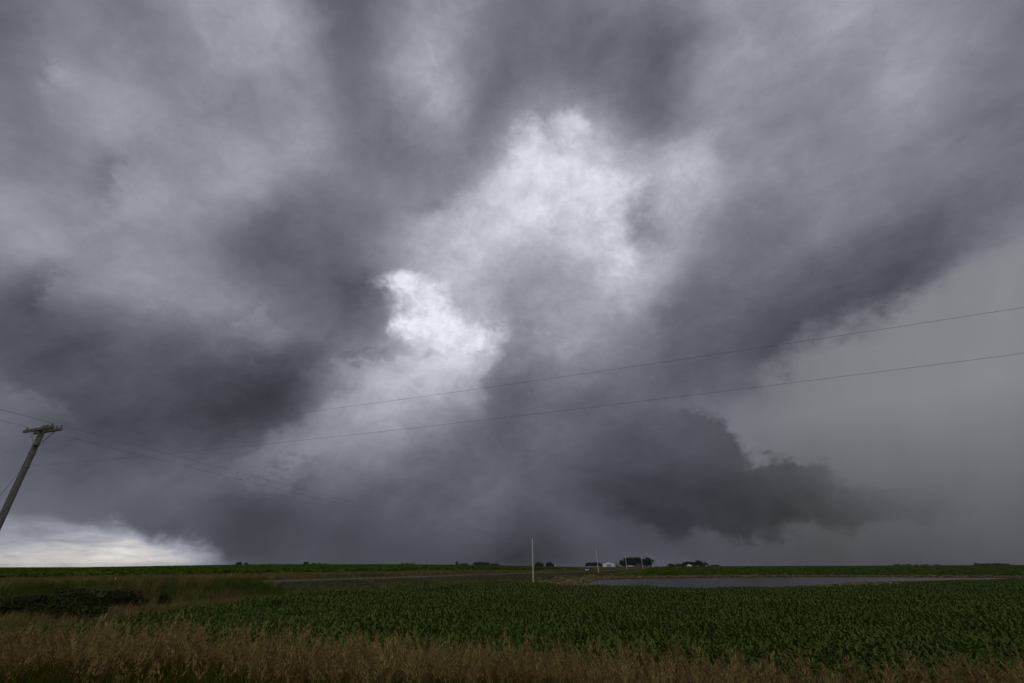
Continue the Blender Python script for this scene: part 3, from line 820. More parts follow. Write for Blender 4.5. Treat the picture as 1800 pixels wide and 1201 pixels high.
# green mown shoulder next the road, tan beyond, mixed in the ditch
tanness = np.where(ds > 0, 0.85, np.where(ds > -9.5, 0.12, np.where(ds > -24, np.where(vy > 100, 0.62, 0.9), 0.45))) + tone * 0.9
vhs = np.where((np.abs(ds) < 9.0) & ((vy > 84) | (ds > 0)), 0.38, np.where((ds < 0) & (vy < 84), np.where(ds > -13, 1.9, 1.35), 1.0))                # mown next to the road
tanness = np.where((ds < 0) & (ds > -13) & (vy < 84), 0.35 + tone * 1.0, tanness)
is_tan = RNG.random(len(vx)) < tanness
strew('tan_verge_grass', vx[is_tan], vy[is_tan], tan_tufts, 0.8, 1.3, 0.12, hs=vhs[is_tan], label='dry tan grass along the gravel road and ditch', cat='grass')
strew('green_verge_grass', vx[~is_tan], vy[~is_tan], green_tufts, 0.8, 1.3, 0.12, hs=vhs[~is_tan], label='short green grass on the gravel road shoulder', cat='grass')

fx_, fy_ = area(20, 260, 325, 760, 90000)
ds = poly_dist(fx_, fy_, ROAD, False)
ok = (np.abs(ds) > 4.2) & (ds < 30) & (ds > -20)
strew('far_verge_grass', fx_[ok], fy_[ok], tan_tufts + green_tufts, 1.0, 1.6, 0.12, label='mixed grass on the distant verges of the gravel road', cat='grass')

# distant crops: leafy mats of plants
def crop_mat(n, rad, hgt, m):
    mb = MB()
    for _ in range(n):
        a, r = rnd.uniform(0, 2 * math.pi), rad * math.sqrt(rnd.random()); c = Vector((r * math.cos(a), r * math.sin(a), hgt * rnd.uniform(0.55, 1.0)))
        d = Vector((rnd.gauss(0, 1), rnd.gauss(0, 1), rnd.uniform(-0.3, 0.5))).normalized(); s = d.orthogonal().normalized()
        L, W = rnd.uniform(0.30, 0.55) * rad, rnd.uniform(0.10, 0.18) * rad
        mb.add([c - d * L, c + s * W, c + d * L, c - s * W], [(0, 1, 2, 3)])
    for _ in range(n // 3):
        a, r = rnd.uniform(0, 2 * math.pi), rad * math.sqrt(rnd.random()); x_, y_ = r * math.cos(a), r * math.sin(a); w = 0.06 * rad
        mb.add([(x_ - w, y_, 0), (x_ + w, y_, 0), (x_ + w * 2, y_, hgt * 0.7), (x_ - w * 2, y_, hgt * 0.7)], [(0, 1, 2, 3)])
    return multi_mat_obj('crop_pattern', [(mb, m)])
crops = [crop_mat(34, 1.0, 1.15, M['crop']) for _ in range(5)]
sick = [crop_mat(26, 0.8, 0.8, M['stunted']) for _ in range(4)]

def crop_field(name, x0, x1, y0, y1, test, label, dens):
    px, py = [], []
    for b0 in np.geomspace(y0, y1, 14)[:-1]:
        b1 = b0 * (y1 / y0) ** (1 / 13)
        sp = dens * max(1.0, b0 / 160)
        lo, hi = max(x0, -1.2 * b1), min(x1, 1.25 * b1)
        n = int((hi - lo) * (b1 - b0) / sp ** 2)
        px.append(RNG.uniform(lo, hi, n)); py.append(RNG.uniform(b0, b1, n))
    px, py = np.concatenate(px), np.concatenate(py); k = test(px, py); px, py = px[k], py[k]
    s = np.maximum(1.0, py / 200) ** 0.8
    n = len(px)
    rot = np.stack([RNG.normal(0, 0.05, n), RNG.normal(0, 0.05, n), RNG.uniform(-3.14, 3.14, n)], 1)
    hh = RNG.uniform(0.85, 1.1, n) * (1 + 0.12 * fbm(px / 25, py / 25, 3))
    o = scatter(name, np.stack([px, py, H(px, py) - 0.03], 1), rot, np.stack([s, s, hh], 1), RNG.integers(0, 5, n), crops)
    tag(o, label, 'crop field', kind='stuff')

crop_field('crop_beyond_road', -560, 40, 60, 470, lambda x, y: (poly_dist(x, y, ROAD, False) > np.interp(y, [110, 200, 320], [28.5, 19.0, 12.0])), 'green crop field rising to the skyline beyond the gravel road', 1.05)
crop_field('crop_beyond_pond', 20, 820, 165, 720, lambda x, y: (poly_dist(x, y, ROAD, False) < -17) & (poly_dist(x, y, POND) > 13) & ~in_corn(x, y)
           & (y > np.interp(x, [20, 60, 227, 330], [180, 200, 236, 262])), 'green crop field on the far side of the pond', 1.15)

# drowned yellowing plants round the pond
dx_, dy_ = area(0, 330, 110, 310, 130000)
dp_ = poly_dist(dx_, dy_, POND)
ok = (dp_ > 0.8) & (dp_ < 16 + 6 * fbm(dx_ / 12, dy_ / 12, 2)) & (RNG.random(len(dx_)) < 0.45 + 0.5 * (dp_ < 8)) & (np.abs(poly_dist(dx_, dy_, ROAD, False)) > 9)
strew('drowned_shore_weeds', dx_[ok], dy_[ok], sick, 0.5, 1.0, 0.1, hs=0.55 + 0.55 * np.clip(dp_[ok] / 14, 0, 1), label='yellowed stunted plants around the pond shore', cat='weeds')

# ================================================================== utility poles and wires
def insulator(name, p, parent, up=0.16, r=0.045):
    mb = MB(); p = Vector(p)
    prof = [(0.012, 0), (0.012, 0.35), (1.0, 0.40), (0.75, 0.55), (0.95, 0.62), (0.55, 0.85), (0.45, 1.0)]
    pts = [p + Vector((0, 0, up * t)) for _, t in prof]
    mb.tube(pts, [max(0.012, r * q) for q, _ in prof], 8)
    return mb.build(name, M['porcelain'], parent, True)

def pole(loc, height, lean=(0.0, 0.0), r0=0.17, r1=0.11, m='pale_pole', arms=True, rz=0.0):
    """round wooden pole; rz turns its cross-arm, local X is along the arm"""
    root = thing('utility_pole', loc, rz)
    def axis(z): return Vector((lean[0] * z + 0.02 * math.sin(z * 0.6), lean[1] * z, z))
    zs = np.linspace(-0.3, height, 12)
    mb = MB(); mb.tube([axis(z) for z in zs], [r0 + (r1 - r0) * max(0, z) / height for z in zs], 12)
    mb.build('shaft', M[m], root, True)
    return root, axis

# the pole nearest the viewer: double cross-arm, side brackets, guy
P1 = Vector((-25.3, 24.1, 0)); P1.z = h1(P1.x, P1.y)
TOP1 = 11.38 - P1.z
LINE = Vector((31.7, 131.9, 0)).normalized()
RZ1 = math.radians(-21)
root, axis = pole(P1, TOP1, (0.004, 0), 0.185, 0.125, 'pole', rz=RZ1)
tag(root, 'weathered grey wooden utility pole carrying a double cross-arm, beside the ditch shrubs', 'utility pole')
za = TOP1 - 0.20
for k, sy in enumerate((-1, 1)):
    c = axis(za) + Vector((0.0, sy * 0.20, 0.0))
    MB().box(c, (2.6 if k == 0 else 2.4, 0.11, 0.14)).build('crossarm', M['arm'], root)
for sx in (-1, 1):
    for sy in (-1, 1):
        a = axis(za) + Vector((sx * 0.62, sy * 0.255, -0.03)); b = axis(za - 0.62) + Vector((sx * 0.10, sy * 0.15, 0))
        MB().tube([a, b], 0.018, 5).build('brace', M['steel'], root)
ARM_L, ARM_R = axis(za) + Vector((-1.12, 0, 0.07)), axis(za) + Vector((1.12, 0, 0.07))
for e in (ARM_L, ARM_R, axis(za) + Vector((0.72, 0, 0.06))):
    for sy in (-1, 1): insulator('insulator', e + Vector((0, sy * 0.2, 0)), root)
for e in (ARM_L, ARM_R):
    for sy in (-1, 1):
        MB().box(e + Vector((0, sy * 0.2, -0.06)), (0.05, 0.12, 0.15)).build('arm_end_plate', M['steel'], root)
MB().tube([axis(TOP1) + Vector((0, 0, -0.02)), axis(TOP1) + Vector((0, 0, 0.05))], [0.127, 0.10], 12).build('pole_cap', M['arm'], root)
for zb, nm in ((10.43 - P1.z, 'secondary_bracket'), (9.95 - P1.z, 'band'), (9.27 - P1.z, 'band')):
    r = 0.132 + 0.006 * (TOP1 - zb)
    MB().tube([axis(zb - 0.04), axis(zb + 0.04)], r + 0.012, 12).build(nm, M['steel'], root)
br = MB().box(axis(10.43 - P1.z) + Vector((0.24, -0.10, 0)), (0.26, 0.16, 0.22)).build('spool_bracket', M['steel'], root)
MB().tube([axis(10.43 - P1.z) + Vector((0.34, -0.10, -0.07)), axis(10.43 - P1.z) + Vector((0.34, -0.10, 0.07))], 0.055, 8).build('spool', M['porcelain'], br)
W1M = Matrix.Translation(P1) @ Matrix.Rotation(RZ1, 4, 'Z')
at1 = lambda v: W1M @ v

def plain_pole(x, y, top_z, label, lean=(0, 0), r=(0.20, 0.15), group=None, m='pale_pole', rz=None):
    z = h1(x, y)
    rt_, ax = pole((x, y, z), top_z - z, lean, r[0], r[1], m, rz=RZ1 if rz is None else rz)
    tag(rt_, label, 'utility pole', group)
    h = top_z - z
    MB().box(ax(h - 0.30) + Vector((0, 0, 0)), (1.1, 0.10, 0.11)).build('crossarm', M['arm'], rt_)
    for sx in (-0.48, 0.48): insulator('insulator', ax(h - 0.25) + Vector((sx, 0, 0)), rt_)
    Wm = Matrix.Translation((x, y, z)) @ Matrix.Rotation(rt_.rotation_euler.z, 4, 'Z')
    return [Wm @ (ax(h - 0.10) + Vector((sx, 0, 0))) for sx in (-0.48, 0.48)]

ROW = [((6.4, 156.0), 12.45, 'pale wooden utility pole rising at the far left corner of the corn field', (0.0, 0)),
       ((44.7, 264.0), 12.65, 'pale wooden utility pole beside the approaching dark car, leaning slightly', (-0.03, 0)),
       ((84.0, 372.0), 11.9, 'thin pale utility pole in front of the dark farm grove', (-0.03, 0)),
       ((123.5, 480.0), 12.3, 'thin pale utility pole, second in front of the dark farm grove', (-0.02, 0)),
       ((163.0, 588.0), 13.0, 'thin pale utility pole at the end of the dark farm grove', (-0.02, 0)),
       ((202.0, 696.0), 13.2, 'faint utility pole on the far roadside past the farm grove', (-0.01, 0)),
       ((241.0, 804.0), 13.0, 'faint utility pole on the far roadside before the low hedge of trees', (0, 0)),
       ((281.0, 912.0), 13.0, 'faint utility pole standing by the low hedge of trees', (0, 0))]
ENDS = [plain_pole(x, y, tz, lab, ln, group='utility poles along the gravel road') for (x, y), tz, lab, ln in ROW]

def wire(a, b, sag, label, r=0.011, n=40, name='overhead_wire', cat='wire', group=None):
    a, b = Vector(a), Vector(b)
    pts = [a.lerp(b, i / n) - Vector((0, 0, 4 * sag * (i / n) * (1 - i / n))) for i in range(n + 1)]
    o = MB().tube(pts, r, 5).build(name, M['wire'], None, True)
    return tag(o, label, cat, group)

# along the gravel road
wire(at1(ARM_L + Vector((0, 0.2, 0.15))), ENDS[0][0], 1.0, 'overhead wire from the near pole\'s left cross-arm end towards the corn field pole', 0.0072)
wire(at1(ARM_R + Vector((0, 0.2, 0.15))), ENDS[0][1], 1.0, 'overhead wire from the near pole\'s right cross-arm end towards the corn field pole', 0.0072)
for i in range(5):
    for j in (0, 1):
        wire(ENDS[i][j], ENDS[i + 1][j], 0.9, 'faint thin wire strung between the distant roadside poles', 0.010, 16, group='wires between the distant poles')
# back towards the viewer's left
BACK = plain_pole(-35.0, -76.0, 13.2, 'weathered utility pole by the road behind the near double-arm pole', r=(0.18, 0.13), m='pole')
wire(at1(ARM_L + Vector((0, -0.2, 0.15))), BACK[0], 0.9, 'lower wire running back from the left cross-arm end of the near pole', 0.008)
wire(at1(ARM_R + Vector((0, -0.2, 0.15))), BACK[1], 0.9, 'upper wire running back from the right cross-arm end of the near pole', 0.008)
# the tap that crosses the whole view to a pole on the right
T = 1.28
TX, TY = -25.3 + 37.6 * T, 24.1 - 14.7 * T
tz0 = h1(TX, TY)
tap_dir = Vector((37.6, -14.7, 0)).normalized()
root2, ax2 = pole((TX, TY, tz0), 10.9 - tz0, (0, 0), 0.17, 0.12, 'pole', rz=math.atan2(tap_dir.y, tap_dir.x))
tag(root2, 'weathered utility pole on the bank at the end of the crossing wires', 'utility pole')
for zz_ in (10.43, 9.27):
    MB().box(ax2(zz_ - tz0) + Vector((-0.16, 0, 0)), (0.12, 0.08, 0.12)).build('spool_bracket', M['steel'], root2)
e_up = Vector((P1.x, P1.y, 10.43)) + tap_dir * 0.36; e_lo = Vector((P1.x, P1.y, 9.27)) + tap_dir * 0.17
tp = Vector((TX, TY, 0)) - tap_dir * 0.2
wire(e_up, (tp.x, tp.y, 10.43), 0.385, 'upper of the two long wires crossing the storm sky to the right', 0.0045, 60)
wire(e_lo, (tp.x, tp.y, 9.27), 0.345, 'lower of the two long wires crossing the storm sky to the right', 0.0045, 60)
# guy holding the near pole against the tap
ga = Vector((P1.x, P1.y, 9.27)) - tap_dir * 0.17
gb2 = Vector((P1.x, P1.y, 0)) - tap_dir * 6.5; gb2.z = h1(gb2.x, gb2.y) - 0.05
wire(ga, gb2, 0.0, 'taut guy wire slanting down from the near double-arm pole', 0.012, 4, 'guy_wire', 'guy wire')

# ================================================================== trees and shrubs
def crown_mesh(lobes, n, leaf, seed, m):
    r = random.Random(seed); mb = MB()
    for _ in range(n):
        cx, cy, cz, rx, ry, rz_ = r.choice(lobes)
        while True:
            p = Vector((r.uniform(-1, 1), r.uniform(-1, 1), r.uniform(-1, 1)))
            if 0.25 < p.length < 1: break
        p = p.normalized() * p.length ** 0.45 * r.uniform(0.85, 1.1)
        c = Vector((cx + p.x * rx, cy + p.y * ry, cz + p.z * rz_))
        d = Vector((r.gauss(0, 1), r.gauss(0, 1), r.gauss(0, 0.7))).normalized(); s = d.orthogonal().normalized()
        if r.random() < 0.5: s = d.cross(s)
        L, W = leaf * r.uniform(0.6, 1.3), leaf * r.uniform(0.4, 0.8)
        mb.add([c - d * L, c + s * W, c + d * L, c - s * W], [(0, 1, 2, 3)])
    return mb.build('crown', m, link=False).data

def trunk_mesh(h, r, lobes, seed):
    rr = random.Random(seed); mb = MB()
    mb.tube([(0, 0, -0.2), (0.03, 0, h * 0.4), (0, 0.02, h * 0.8)], [r, r * 0.75, r * 0.35], 7)
    for cx, cy, cz, *_ in lobes[:5]:
        mb.tube([(0, 0, h * rr.uniform(0.3, 0.5)), (cx * 0.5, cy * 0.5, cz * 0.75), (cx * 0.9, cy * 0.9, cz)], [r * 0.4, r * 0.25, r * 0.08], 5)
    return mb.build('trunk', M['bark'], link=False).data

TREES = []                      # unit trees: height 1
for s in range(5):
    r = random.Random(40 + s)
    lobes = [(0, 0, 0.60, 0.30, 0.30, 0.36)]
    for i in range(7):
        a = i * 0.9 + r.uniform(-0.3, 0.3); q = r.uniform(0.14, 0.30)
        lobes.append((q * math.cos(a), q * math.sin(a), r.uniform(0.35, 0.78), r.uniform(0.13, 0.22), r.uniform(0.13, 0.22), r.uniform(0.12, 0.20)))
    TREES.append((trunk_mesh(1.0, 0.030, lobes, s), crown_mesh(lobes, 1000, 0.058, s, M['tree'])))
lob_c = [(0, 0, 0.12 + 0.8 * t, 0.20 * (1 - t) + 0.03, 0.20 * (1 - t) + 0.03, 0.12) for t in np.linspace(0, 1, 8)]
CONIFER = (trunk_mesh(1.0, 0.02, lob_c[:1], 3), crown_mesh(lob_c, 420, 0.045, 77, M['tree']))

def tree(px, top_py, y, wide, label, group, kind=None, name='broadleaf_tree'):
    """stands on the ground at depth y, as tall as the photograph shows it"""
    d = ray(px, 995); x = d.x / d.y * y
    z = h1(x, y); top = at_depth(px, top_py, y).z
    h = max(2.0, (top - z) * 1.12)
    tm, cm = (TREES[rnd.randrange(5)] if kind is None else kind)
    o = thing(name, (x, y, z - 0.1), rnd.uniform(-3.1, 3.1)); o.scale = (h * wide, h * wide, h)
    wrap('trunk', tm, o); wrap('crown', cm, o)
    tag(o, label, 'tree', group)
    return o

GROVE = [(1094,985,860,1.1),(1103,981,880,1.3),(1112,979.5,870,1.35),(1121,980,860,1.35),(1129,982,880,1.2),(1137,980.5,880,1.2),(1143,982.5,900,1.0),(1099,987,840,.9),(1116,985,850,1.0),(1126,987,850,.9),(1134,987,850,.9),(1108,988,850,.9)]
for px, ty, y, w in GROVE: tree(px, ty, y, w, 'dark tree in the large farm grove behind the pale poles', 'trees of the large farm grove')
for px, ty, y, w in [(1034,989.5,700,1.5),(1040,988.5,710,1.6),(1047,988,700,1.6),(1053,989,705,1.4)]:
    tree(px, ty, y, w, 'dark low round tree in the clump beside the white shed', 'clump of trees beside the white shed')
for px, ty, y in [(1057,989.5,690),(1084,989,700),(1087,991,700)]:
    tree(px, ty, y, 0.9, 'small dark pointed evergreen next to the white shed', 'evergreens by the white shed', CONIFER, 'evergreen_tree')
for px, ty, y, w in [(1208,987.5,1040,.9),(1214,987,1060,1.0),(1220,988,1050,1.0),(1228,984.5,1060,1.0),(1233,987,1050,1.0),(1239,988.5,1060,1.0),(1243,990,1060,.9)]:
    tree(px, ty, y, w, 'dark tree sheltering the farther farmstead with white buildings', 'trees of the farther farmstead')
for px, ty, y, w in [(1176,991,980,1.0),(1180,991,985,1.0),(1184,991.5,980,1.0),(1191,991,985,1.0),(1195,991,990,1.0),(1199,991.5,985,1.0),(1203,988.5,1000,.7)]:
    tree(px, ty, y, w, 'small dark tree in the low hedge between the two farms', 'low hedge of small trees')
for px, ty, y, w in [(1252,993,1300,1.2),(1258,992.5,1320,1.4),(1264,993.5,1320,1.2)]:
    tree(px, ty, y, w, 'faint low tree on the skyline past the farther farmstead', 'low trees past the farther farmstead')
for px, ty, y, w in [(417,988.5,640,1.2),(421,988,640,1.0),(432,988.5,650,1.0)]:
    tree(px, ty, y, w, 'small ragged tree topping the hill crest beyond the gravel road', 'small trees on the hill crest')
for px, ty, y, w in [(535,988,800,.8),(539,988,800,.8),(551,989.5,820,1.2),(562,990,840,1.6),(572,990.3,840,1.6),(708,990,1000,1.2),(716,989.8,1000,1.6),(726,990.3,1010,1.6)]:
    tree(px, ty, y, w, 'faint tree line just showing over the hill crest', 'faint trees over the hill crest')
for px, ty, y, w in [(803,986.5,900,.55),(812,990,900,1.2),(819,990.5,900,1.3),(836,988,900,1.0),(843,987,900,1.0),(850,987.5,900,1.1),(857,989,900,1.2),(867,990.5,900,1.3),(873,990.5,900,1.2)]:
    tree(px, ty, y, w, 'dark tree in the skyline clump between the hill crest and the tall pale pole', 'skyline clump before the tall pale pole')
for px, ty, y, w in [(945,988.5,820,1.1),(951,988.8,820,1.1),(963,989,820,1.0),(968,988.5,825,1.1),(973,991.5,820,1.0)]:
    tree(px, ty, y, w, 'round dark tree just past the tall pale pole', 'pair of tree clumps past the tall pale pole')
for i, px in enumerate([1574,1581,1589,1598,1612,1622,1630,1646,1652]):
    tree(px, 991.2 + 0.5 * (i % 3), 2200, 1.3, 'pale hazy tree on the far right skyline', 'hazy far trees on the right')
for i, px in enumerate([1717,1724,1730,1737,1744,1751,1758,1765,1772]):
    tree(px, 989.8 + 0.5 * ((i * 2) % 3), 1500, 1.3, 'low dark tree in the long windbreak on the right crest', 'windbreak on the right crest')

def shrub(px, py_top, y, wide, label):
    d = ray(px, 1050); x = d.x / d.y * y; z = h1(x, y); h = max(0.7, at_depth(px, py_top, y).z - z)
    lobes = [(rnd.uniform(-.35, .35), rnd.uniform(-.35, .35), rnd.uniform(.35, .75), rnd.uniform(.2, .38), rnd.uniform(.2, .38), rnd.uniform(.2, .32)) for _ in range(8)]
    o = thing('shrub', (x, y, z - 0.05), 0); o.scale = (h * wide, h * wide, h)
    mb = MB()
    for l in lobes[:5]: mb.tube([(0, 0, 0), (l[0] * .5, l[1] * .5, l[2] * .6), l[:3]], [0.02, 0.015, 0.006], 5)
    wrap('stem', mb.build('stem', M['bark'], link=False).data, o)
    wrap('foliage', crown_mesh(lobes, 900, 0.045, rnd.randrange(9999), M['shrub']), o)
    tag(o, label, 'shrub', 'shrubs in the ditch')
for px, pt, y, w in [(75,1036,52,1.0),(110,1032,56,1.2),(150,1031,58,1.2),(190,1032,60,1.2),(235,1034,60,1.0),(130,1050,46,1.2),(170,1052,44,1.0),(100,1046,48,1.2),(30,1042,52,1.1),(290,1036,64,.8)]:
    shrub(px, pt, y, w, 'dark leafy shrub in the ditch thicket left of the corn')

# ================================================================== farm buildings
def gable_building(name, px, y, width, depth, wall_h, peak, rz, label, wall='white', roofc='roofm', door=True):
    d = ray(px, 995); x = d.x / d.y * y; z = h1(x, y)
    o = thing(name, (x, y, z), rz); tag(o, label, 'building')
    w, dd = width / 2, depth / 2
    vs = [(-w, -dd, -0.2), (w, -dd, -0.2), (w, -dd, wall_h), (0, -dd, peak), (-w, -dd, wall_h)]
    back = [(p[0], dd, p[2]) for p in vs]
    mesh_obj('wall', vs + back, [(0, 1, 2, 3, 4), (9, 8, 7, 6, 5), (0, 5, 6, 1), (1, 6, 7, 2), (4, 9, 5, 0)], M[wall], o)
    t, e = 0.15, 0.4
    sl = (peak - wall_h) / w
    def prof(yy): return [(-w - e, yy, wall_h - e * sl + 0.01), (0, yy, peak + 0.01), (w + e, yy, wall_h - e * sl + 0.01), (w + e, yy, wall_h - e * sl + t), (0, yy, peak + t), (-w - e, yy, wall_h - e * sl + t)]
    a, b = prof(-dd - e), prof(dd + e)
    mesh_obj('roof', a + b, [(0, 1, 4, 5), (1, 2, 3, 4), (6, 11, 10, 7), (7, 10, 9, 8), (0, 6, 7, 1), (1, 7, 8, 2), (2, 8, 9, 3), (3, 9, 10, 4), (4, 10, 11, 5), (5, 11, 6, 0)], M[roofc], o)
    if door:
        dw, dh = width * 0.38, wall_h * 0.78
        dr_ = MB().box((0, -dd - 0.06, dh / 2), (dw, 0.1, dh)).build('door', M['grey_door'], o)
        for i in range(1, 4): MB().box((0, -dd - 0.125, dh * i / 4), (dw, 0.03, 0.08)).build('rail', M['white'], dr_)
        for sx in (-1, 1): MB().box((sx * (dw / 2 + 0.12), -dd - 0.07, dh / 2), (0.22, 0.14, dh + 0.2)).build('door_trim', M['white'], o)
        for sx in (-1, 1): MB().box((sx * (w - 0.12), -dd - 0.04, wall_h / 2), (0.22, 0.10, wall_h)).build('corner_trim', M['roofm'], o)
    else:
        for sx in (-0.5, 0.5):
            wn = MB().box((sx * w, -dd - 0.04, wall_h * 0.55), (0.9, 0.08, 1.2)).build('window', M['glass'], o)
            MB().box((sx * w, -dd - 0.06, wall_h * 0.55 - 0.66), (1.1, 0.14, 0.1)).build('sill', M['white'], wn)
        dr_ = MB().box((0, -dd - 0.05, 1.0), (0.95, 0.1, 2.0)).build('door', M['grey_door'], o)
    return o
shed = gable_building('white_shed', 1070.5, 650, 14.8, 20, 4.3, 6.2, math.radians(-12), 'white metal farm shed with gabled front and wide grey door')
gable_building('farmhouse', 1123.5, 800, 9.0, 8, 4.2, 6.6, math.radians(-10), 'small dark farmhouse at the foot of the large grove', 'dark_siding', 'dark_siding', False)
gable_building('low_white_shed', 1109, 790, 9.5, 5, 1.9, 2.8, math.radians(10), 'long low white outbuilding at the foot of the large grove', 'white', 'white', False)
gable_building('white_barn', 1212, 1000, 8.0, 7, 4.6, 6.8, math.radians(15), 'white barn at the left of the farther farmstead', 'white', 'white', False)
gable_building('white_house', 1227, 1005, 10.0, 7, 3.2, 4.8, math.radians(-15), 'low white house at the right of the farther farmstead', 'white', 'white', False)

# grain bin by the farther farmstead
d = ray(1242, 995); y = 1010.0; x = d.x / d.y * y
o = tag(thing('grain_bin', (x, y, h1(x, y))), 'small pale round grain bin at the end of the farther farmstead', 'grain bin')
MB().tube([(0, 0, 0), (0, 0, 1.5), (0, 0, 3), (0, 0, 4.6)], [2.0, 2.02, 2.0, 2.0], 20).build('drum', M['roofm'], o, True)
MB().tube([(0, 0, 4.6), (0, 0, 5.9)], [2.1, 0.25], 20).build('cone_roof', M['roofm'], o)
MB().tube([(0, 0, 5.9), (0, 0, 6.1)], [0.3, 0.3], 10).build('hatch', M['steel'], o)

# ================================================================== approaching car on the gravel road
i0 = int(np.argmin(np.abs(rc[:, 1] - 279)))
ct = Vector((rt[i0, 0], rt[i0, 1], 0))
cpos = Vector((rc[i0, 0] + rn[i0, 0] * 0.9, rc[i0, 1] + rn[i0, 1] * 0.9, rz[i0] + 0.12))
car = thing('car', cpos, math.atan2(-ct.y, -ct.x))               # local +X is the way it drives, towards the viewer
tag(car, 'dark car with bright white headlights coming along the gravel road', 'car')
def loft(name, secs, m, parent):
    """body from cross sections (x, half width low, half width high, z low, z mid, z high)"""
    v, f = [], []
    for x_, wl, wh, zl, zm, zh in secs:
        v += [(x_, -wl, zl), (x_, -wl * 1.03, zm), (x_, -wh, zh), (x_, wh, zh), (x_, wl * 1.03, zm), (x_, wl, zl)]
    for i in range(len(secs) - 1):
        for j in range(6):
            a, b = i * 6 + j, i * 6 + (j + 1) % 6
            f.append((a, b, b + 6, a + 6))
    f.append((5, 4, 3, 2, 1, 0)); n = (len(secs) - 1) * 6; f.append(tuple(n + j for j in range(6)))
    return mesh_obj(name, v, f, m, parent)
loft('body', [(-2.3, .88, .84, .45, .75, .95), (-2.2, .93, .88, .32, .75, 1.05), (-.2, .95, .90, .28, .75, 1.08), (1.0, .95, .90, .28, .75, 1.06), (1.9, .92, .84, .32, .70, .98), (2.3, .84, .74, .42, .66, .86)], M['car'], car)
cab = loft('cabin', [(-2.1, .80, .62, 1.04, 1.2, 1.45), (-1.7, .84, .68, 1.05, 1.3, 1.72), (-.2, .86, .70, 1.06, 1.35, 1.78), (.35, .85, .68, 1.06, 1.3, 1.72), (1.05, .80, .70, 1.04, 1.08, 1.12)], M['car'], car)
mesh_obj('windscreen', [(1.02, -.74, 1.14), (1.02, .74, 1.14), (.40, .66, 1.70), (.40, -.66, 1.70)], [(0, 1, 2, 3)], M['glass'], cab).location = (0.03, 0, 0.02)
for s in (-1, 1):
    mesh_obj('side_window', [(-1.6, s * .88, 1.16), (.5, s * .885, 1.16), (.25, s * .76, 1.62), (-1.5, s * .75, 1.62)], [(0, 1, 2, 3)], M['glass'], cab)
    MB().box((2.24, s * .58, .70), (.16, .26, .17)).build('headlight', M['lamp'], car)
    MB().box((.75, s * 1.0, 1.12), (.12, .22, .15)).build('mirror', M['car'], car)
    for wx in (-1.45, 1.42):
        wh = MB().tube([(wx, s * .72, .36), (wx, s * .95, .36)], .36, 18).build('wheel', M['rubber'], car)
        MB().tube([(wx, s * .93, .36), (wx, s * .965, .36)], .20, 12).build('rim', M['steel'], wh)
MB().box((2.30, 0, .58), (.06, 1.0, .16)).build('grille', M['rubber'], car)
MB().box((2.32, 0, .42), (.10, 1.6, .14)).build('bumper', M['rubber'], car)
MB().box((2.38, 0, .44), (.02, .50, .12)).build('licence_plate', M['plate'], car)

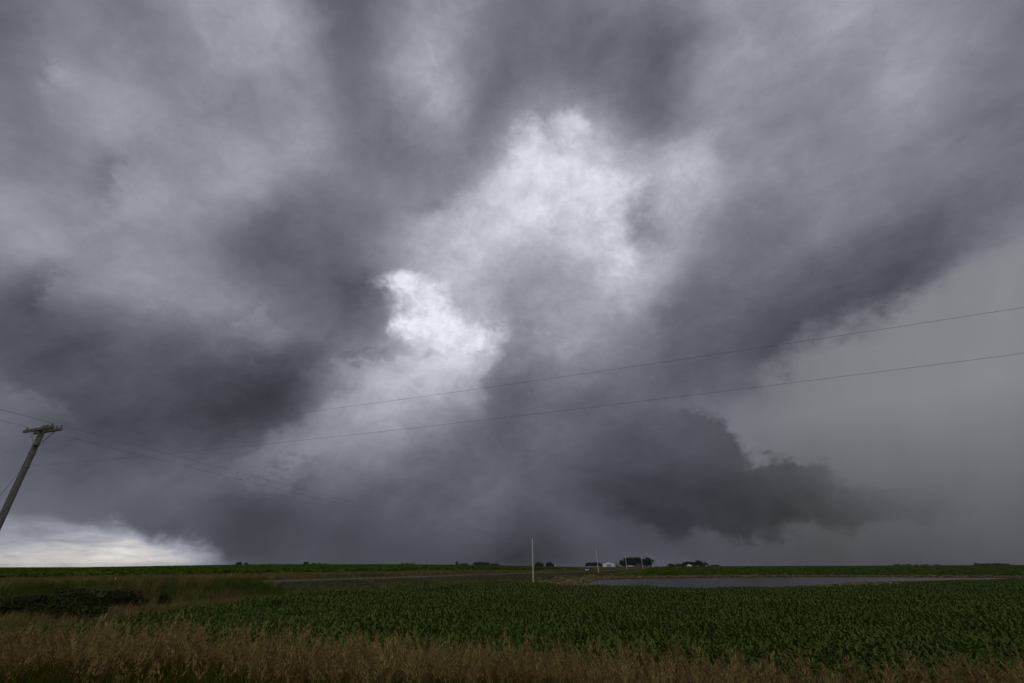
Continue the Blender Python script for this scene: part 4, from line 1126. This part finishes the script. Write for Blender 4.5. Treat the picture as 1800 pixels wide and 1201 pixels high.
# ================================================================== small roadside markers
def marker(px, py_base, y, h, label, body, flag=None, name='marker_post', r=0.04, base_col=None):
    d = ray(px, py_base); x = d.x / d.y * y; z = h1(x, y)
    o = thing(name, (x, y, z)); tag(o, label, 'marker')
    if base_col:
        MB().tube([(0, 0, -0.1), (0.01, 0, h * 0.55)], r, 8).build('post', M[base_col], o, True)
        MB().tube([(0.01, 0, h * 0.55), (0.02, 0, h)], [r * 1.25, r * 1.1], 8).build('cap', M[body], o, True)
    else:
        MB().tube([(0, 0, -0.1), (0.03, 0, h)], r, 6).build('post', M[body], o, True)
    if flag:
        v = [(0.03, 0, h), (0.17, 0.03, h + 0.02), (0.33, -0.02, h - 0.04), (0.33, -0.02, h - 0.26), (0.17, 0.03, h - 0.22), (0.03, 0, h - 0.24)]
        v += [(a, b + 0.006, c) for a, b, c in v]
        mesh_obj('flag', v, [(0, 1, 4, 5), (1, 2, 3, 4), (6, 11, 10, 7), (7, 10, 9, 8), (0, 6, 7, 1), (1, 7, 8, 2), (2, 8, 9, 3), (3, 9, 10, 4), (4, 10, 11, 5), (5, 11, 6, 0)], M[flag], o)
    return o
marker(206, 1010, 84, 1.6, 'orange topped white cable marker at the edge of the far crop', 'orange', None, 'cable_marker', 0.06, 'plate')
marker(138, 1033, 56, 1.9, 'small red flag on a thin stake above the ditch thicket', 'steel', 'orange', 'stake_flag', 0.015)
marker(234, 1040, 52, 1.5, 'red marker post standing in the dark ditch shrubs', 'orange', None, 'marker_post', 0.035)
marker(295, 1058, 46, 1.1, 'yellow flag on a stake in the tan grass strip beside the corn', 'steel', 'yellow', 'stake_flag', 0.015)
marker(190, 1068, 40, 1.5, 'plain grey fence stake at the end of the ditch thicket', 'steel', None, 'fence_stake', 0.035)
d = ray(976, 1002); y = 330.0; x = d.x / d.y * y
o = tag(thing('roadside_sign', (x, y, h1(x, y))), 'small white sign panel on a post across the gravel road', 'sign')
MB().tube([(0, 0, -0.1), (0, 0, 3.0)], 0.05, 6).build('post', M['steel'], o)
MB().box((0, -0.08, 2.2), (0.9, 0.05, 1.0)).build('panel', M['plate'], o)

# ================================================================== rain haze over the plain
hz = MB().box((0, 2450, 11.0), (11600, 5700, 34.0)).build('haze', None)
hm = bpy.data.materials.new('haze'); hm.use_nodes = True; ht = hm.node_tree; ht.nodes.clear()
hv = ht.nodes.new('ShaderNodeVolumePrincipled'); hv.inputs['Density'].default_value = 0.00007
hv.inputs['Color'].default_value = (0.50, 0.51, 0.55, 1); hv.inputs['Anisotropy'].default_value = 0.0
ho = ht.nodes.new('ShaderNodeOutputMaterial'); ht.links.new(hv.outputs[0], ho.inputs['Volume'])
hz.data.materials.append(hm)
tag(hz, kind='stuff')
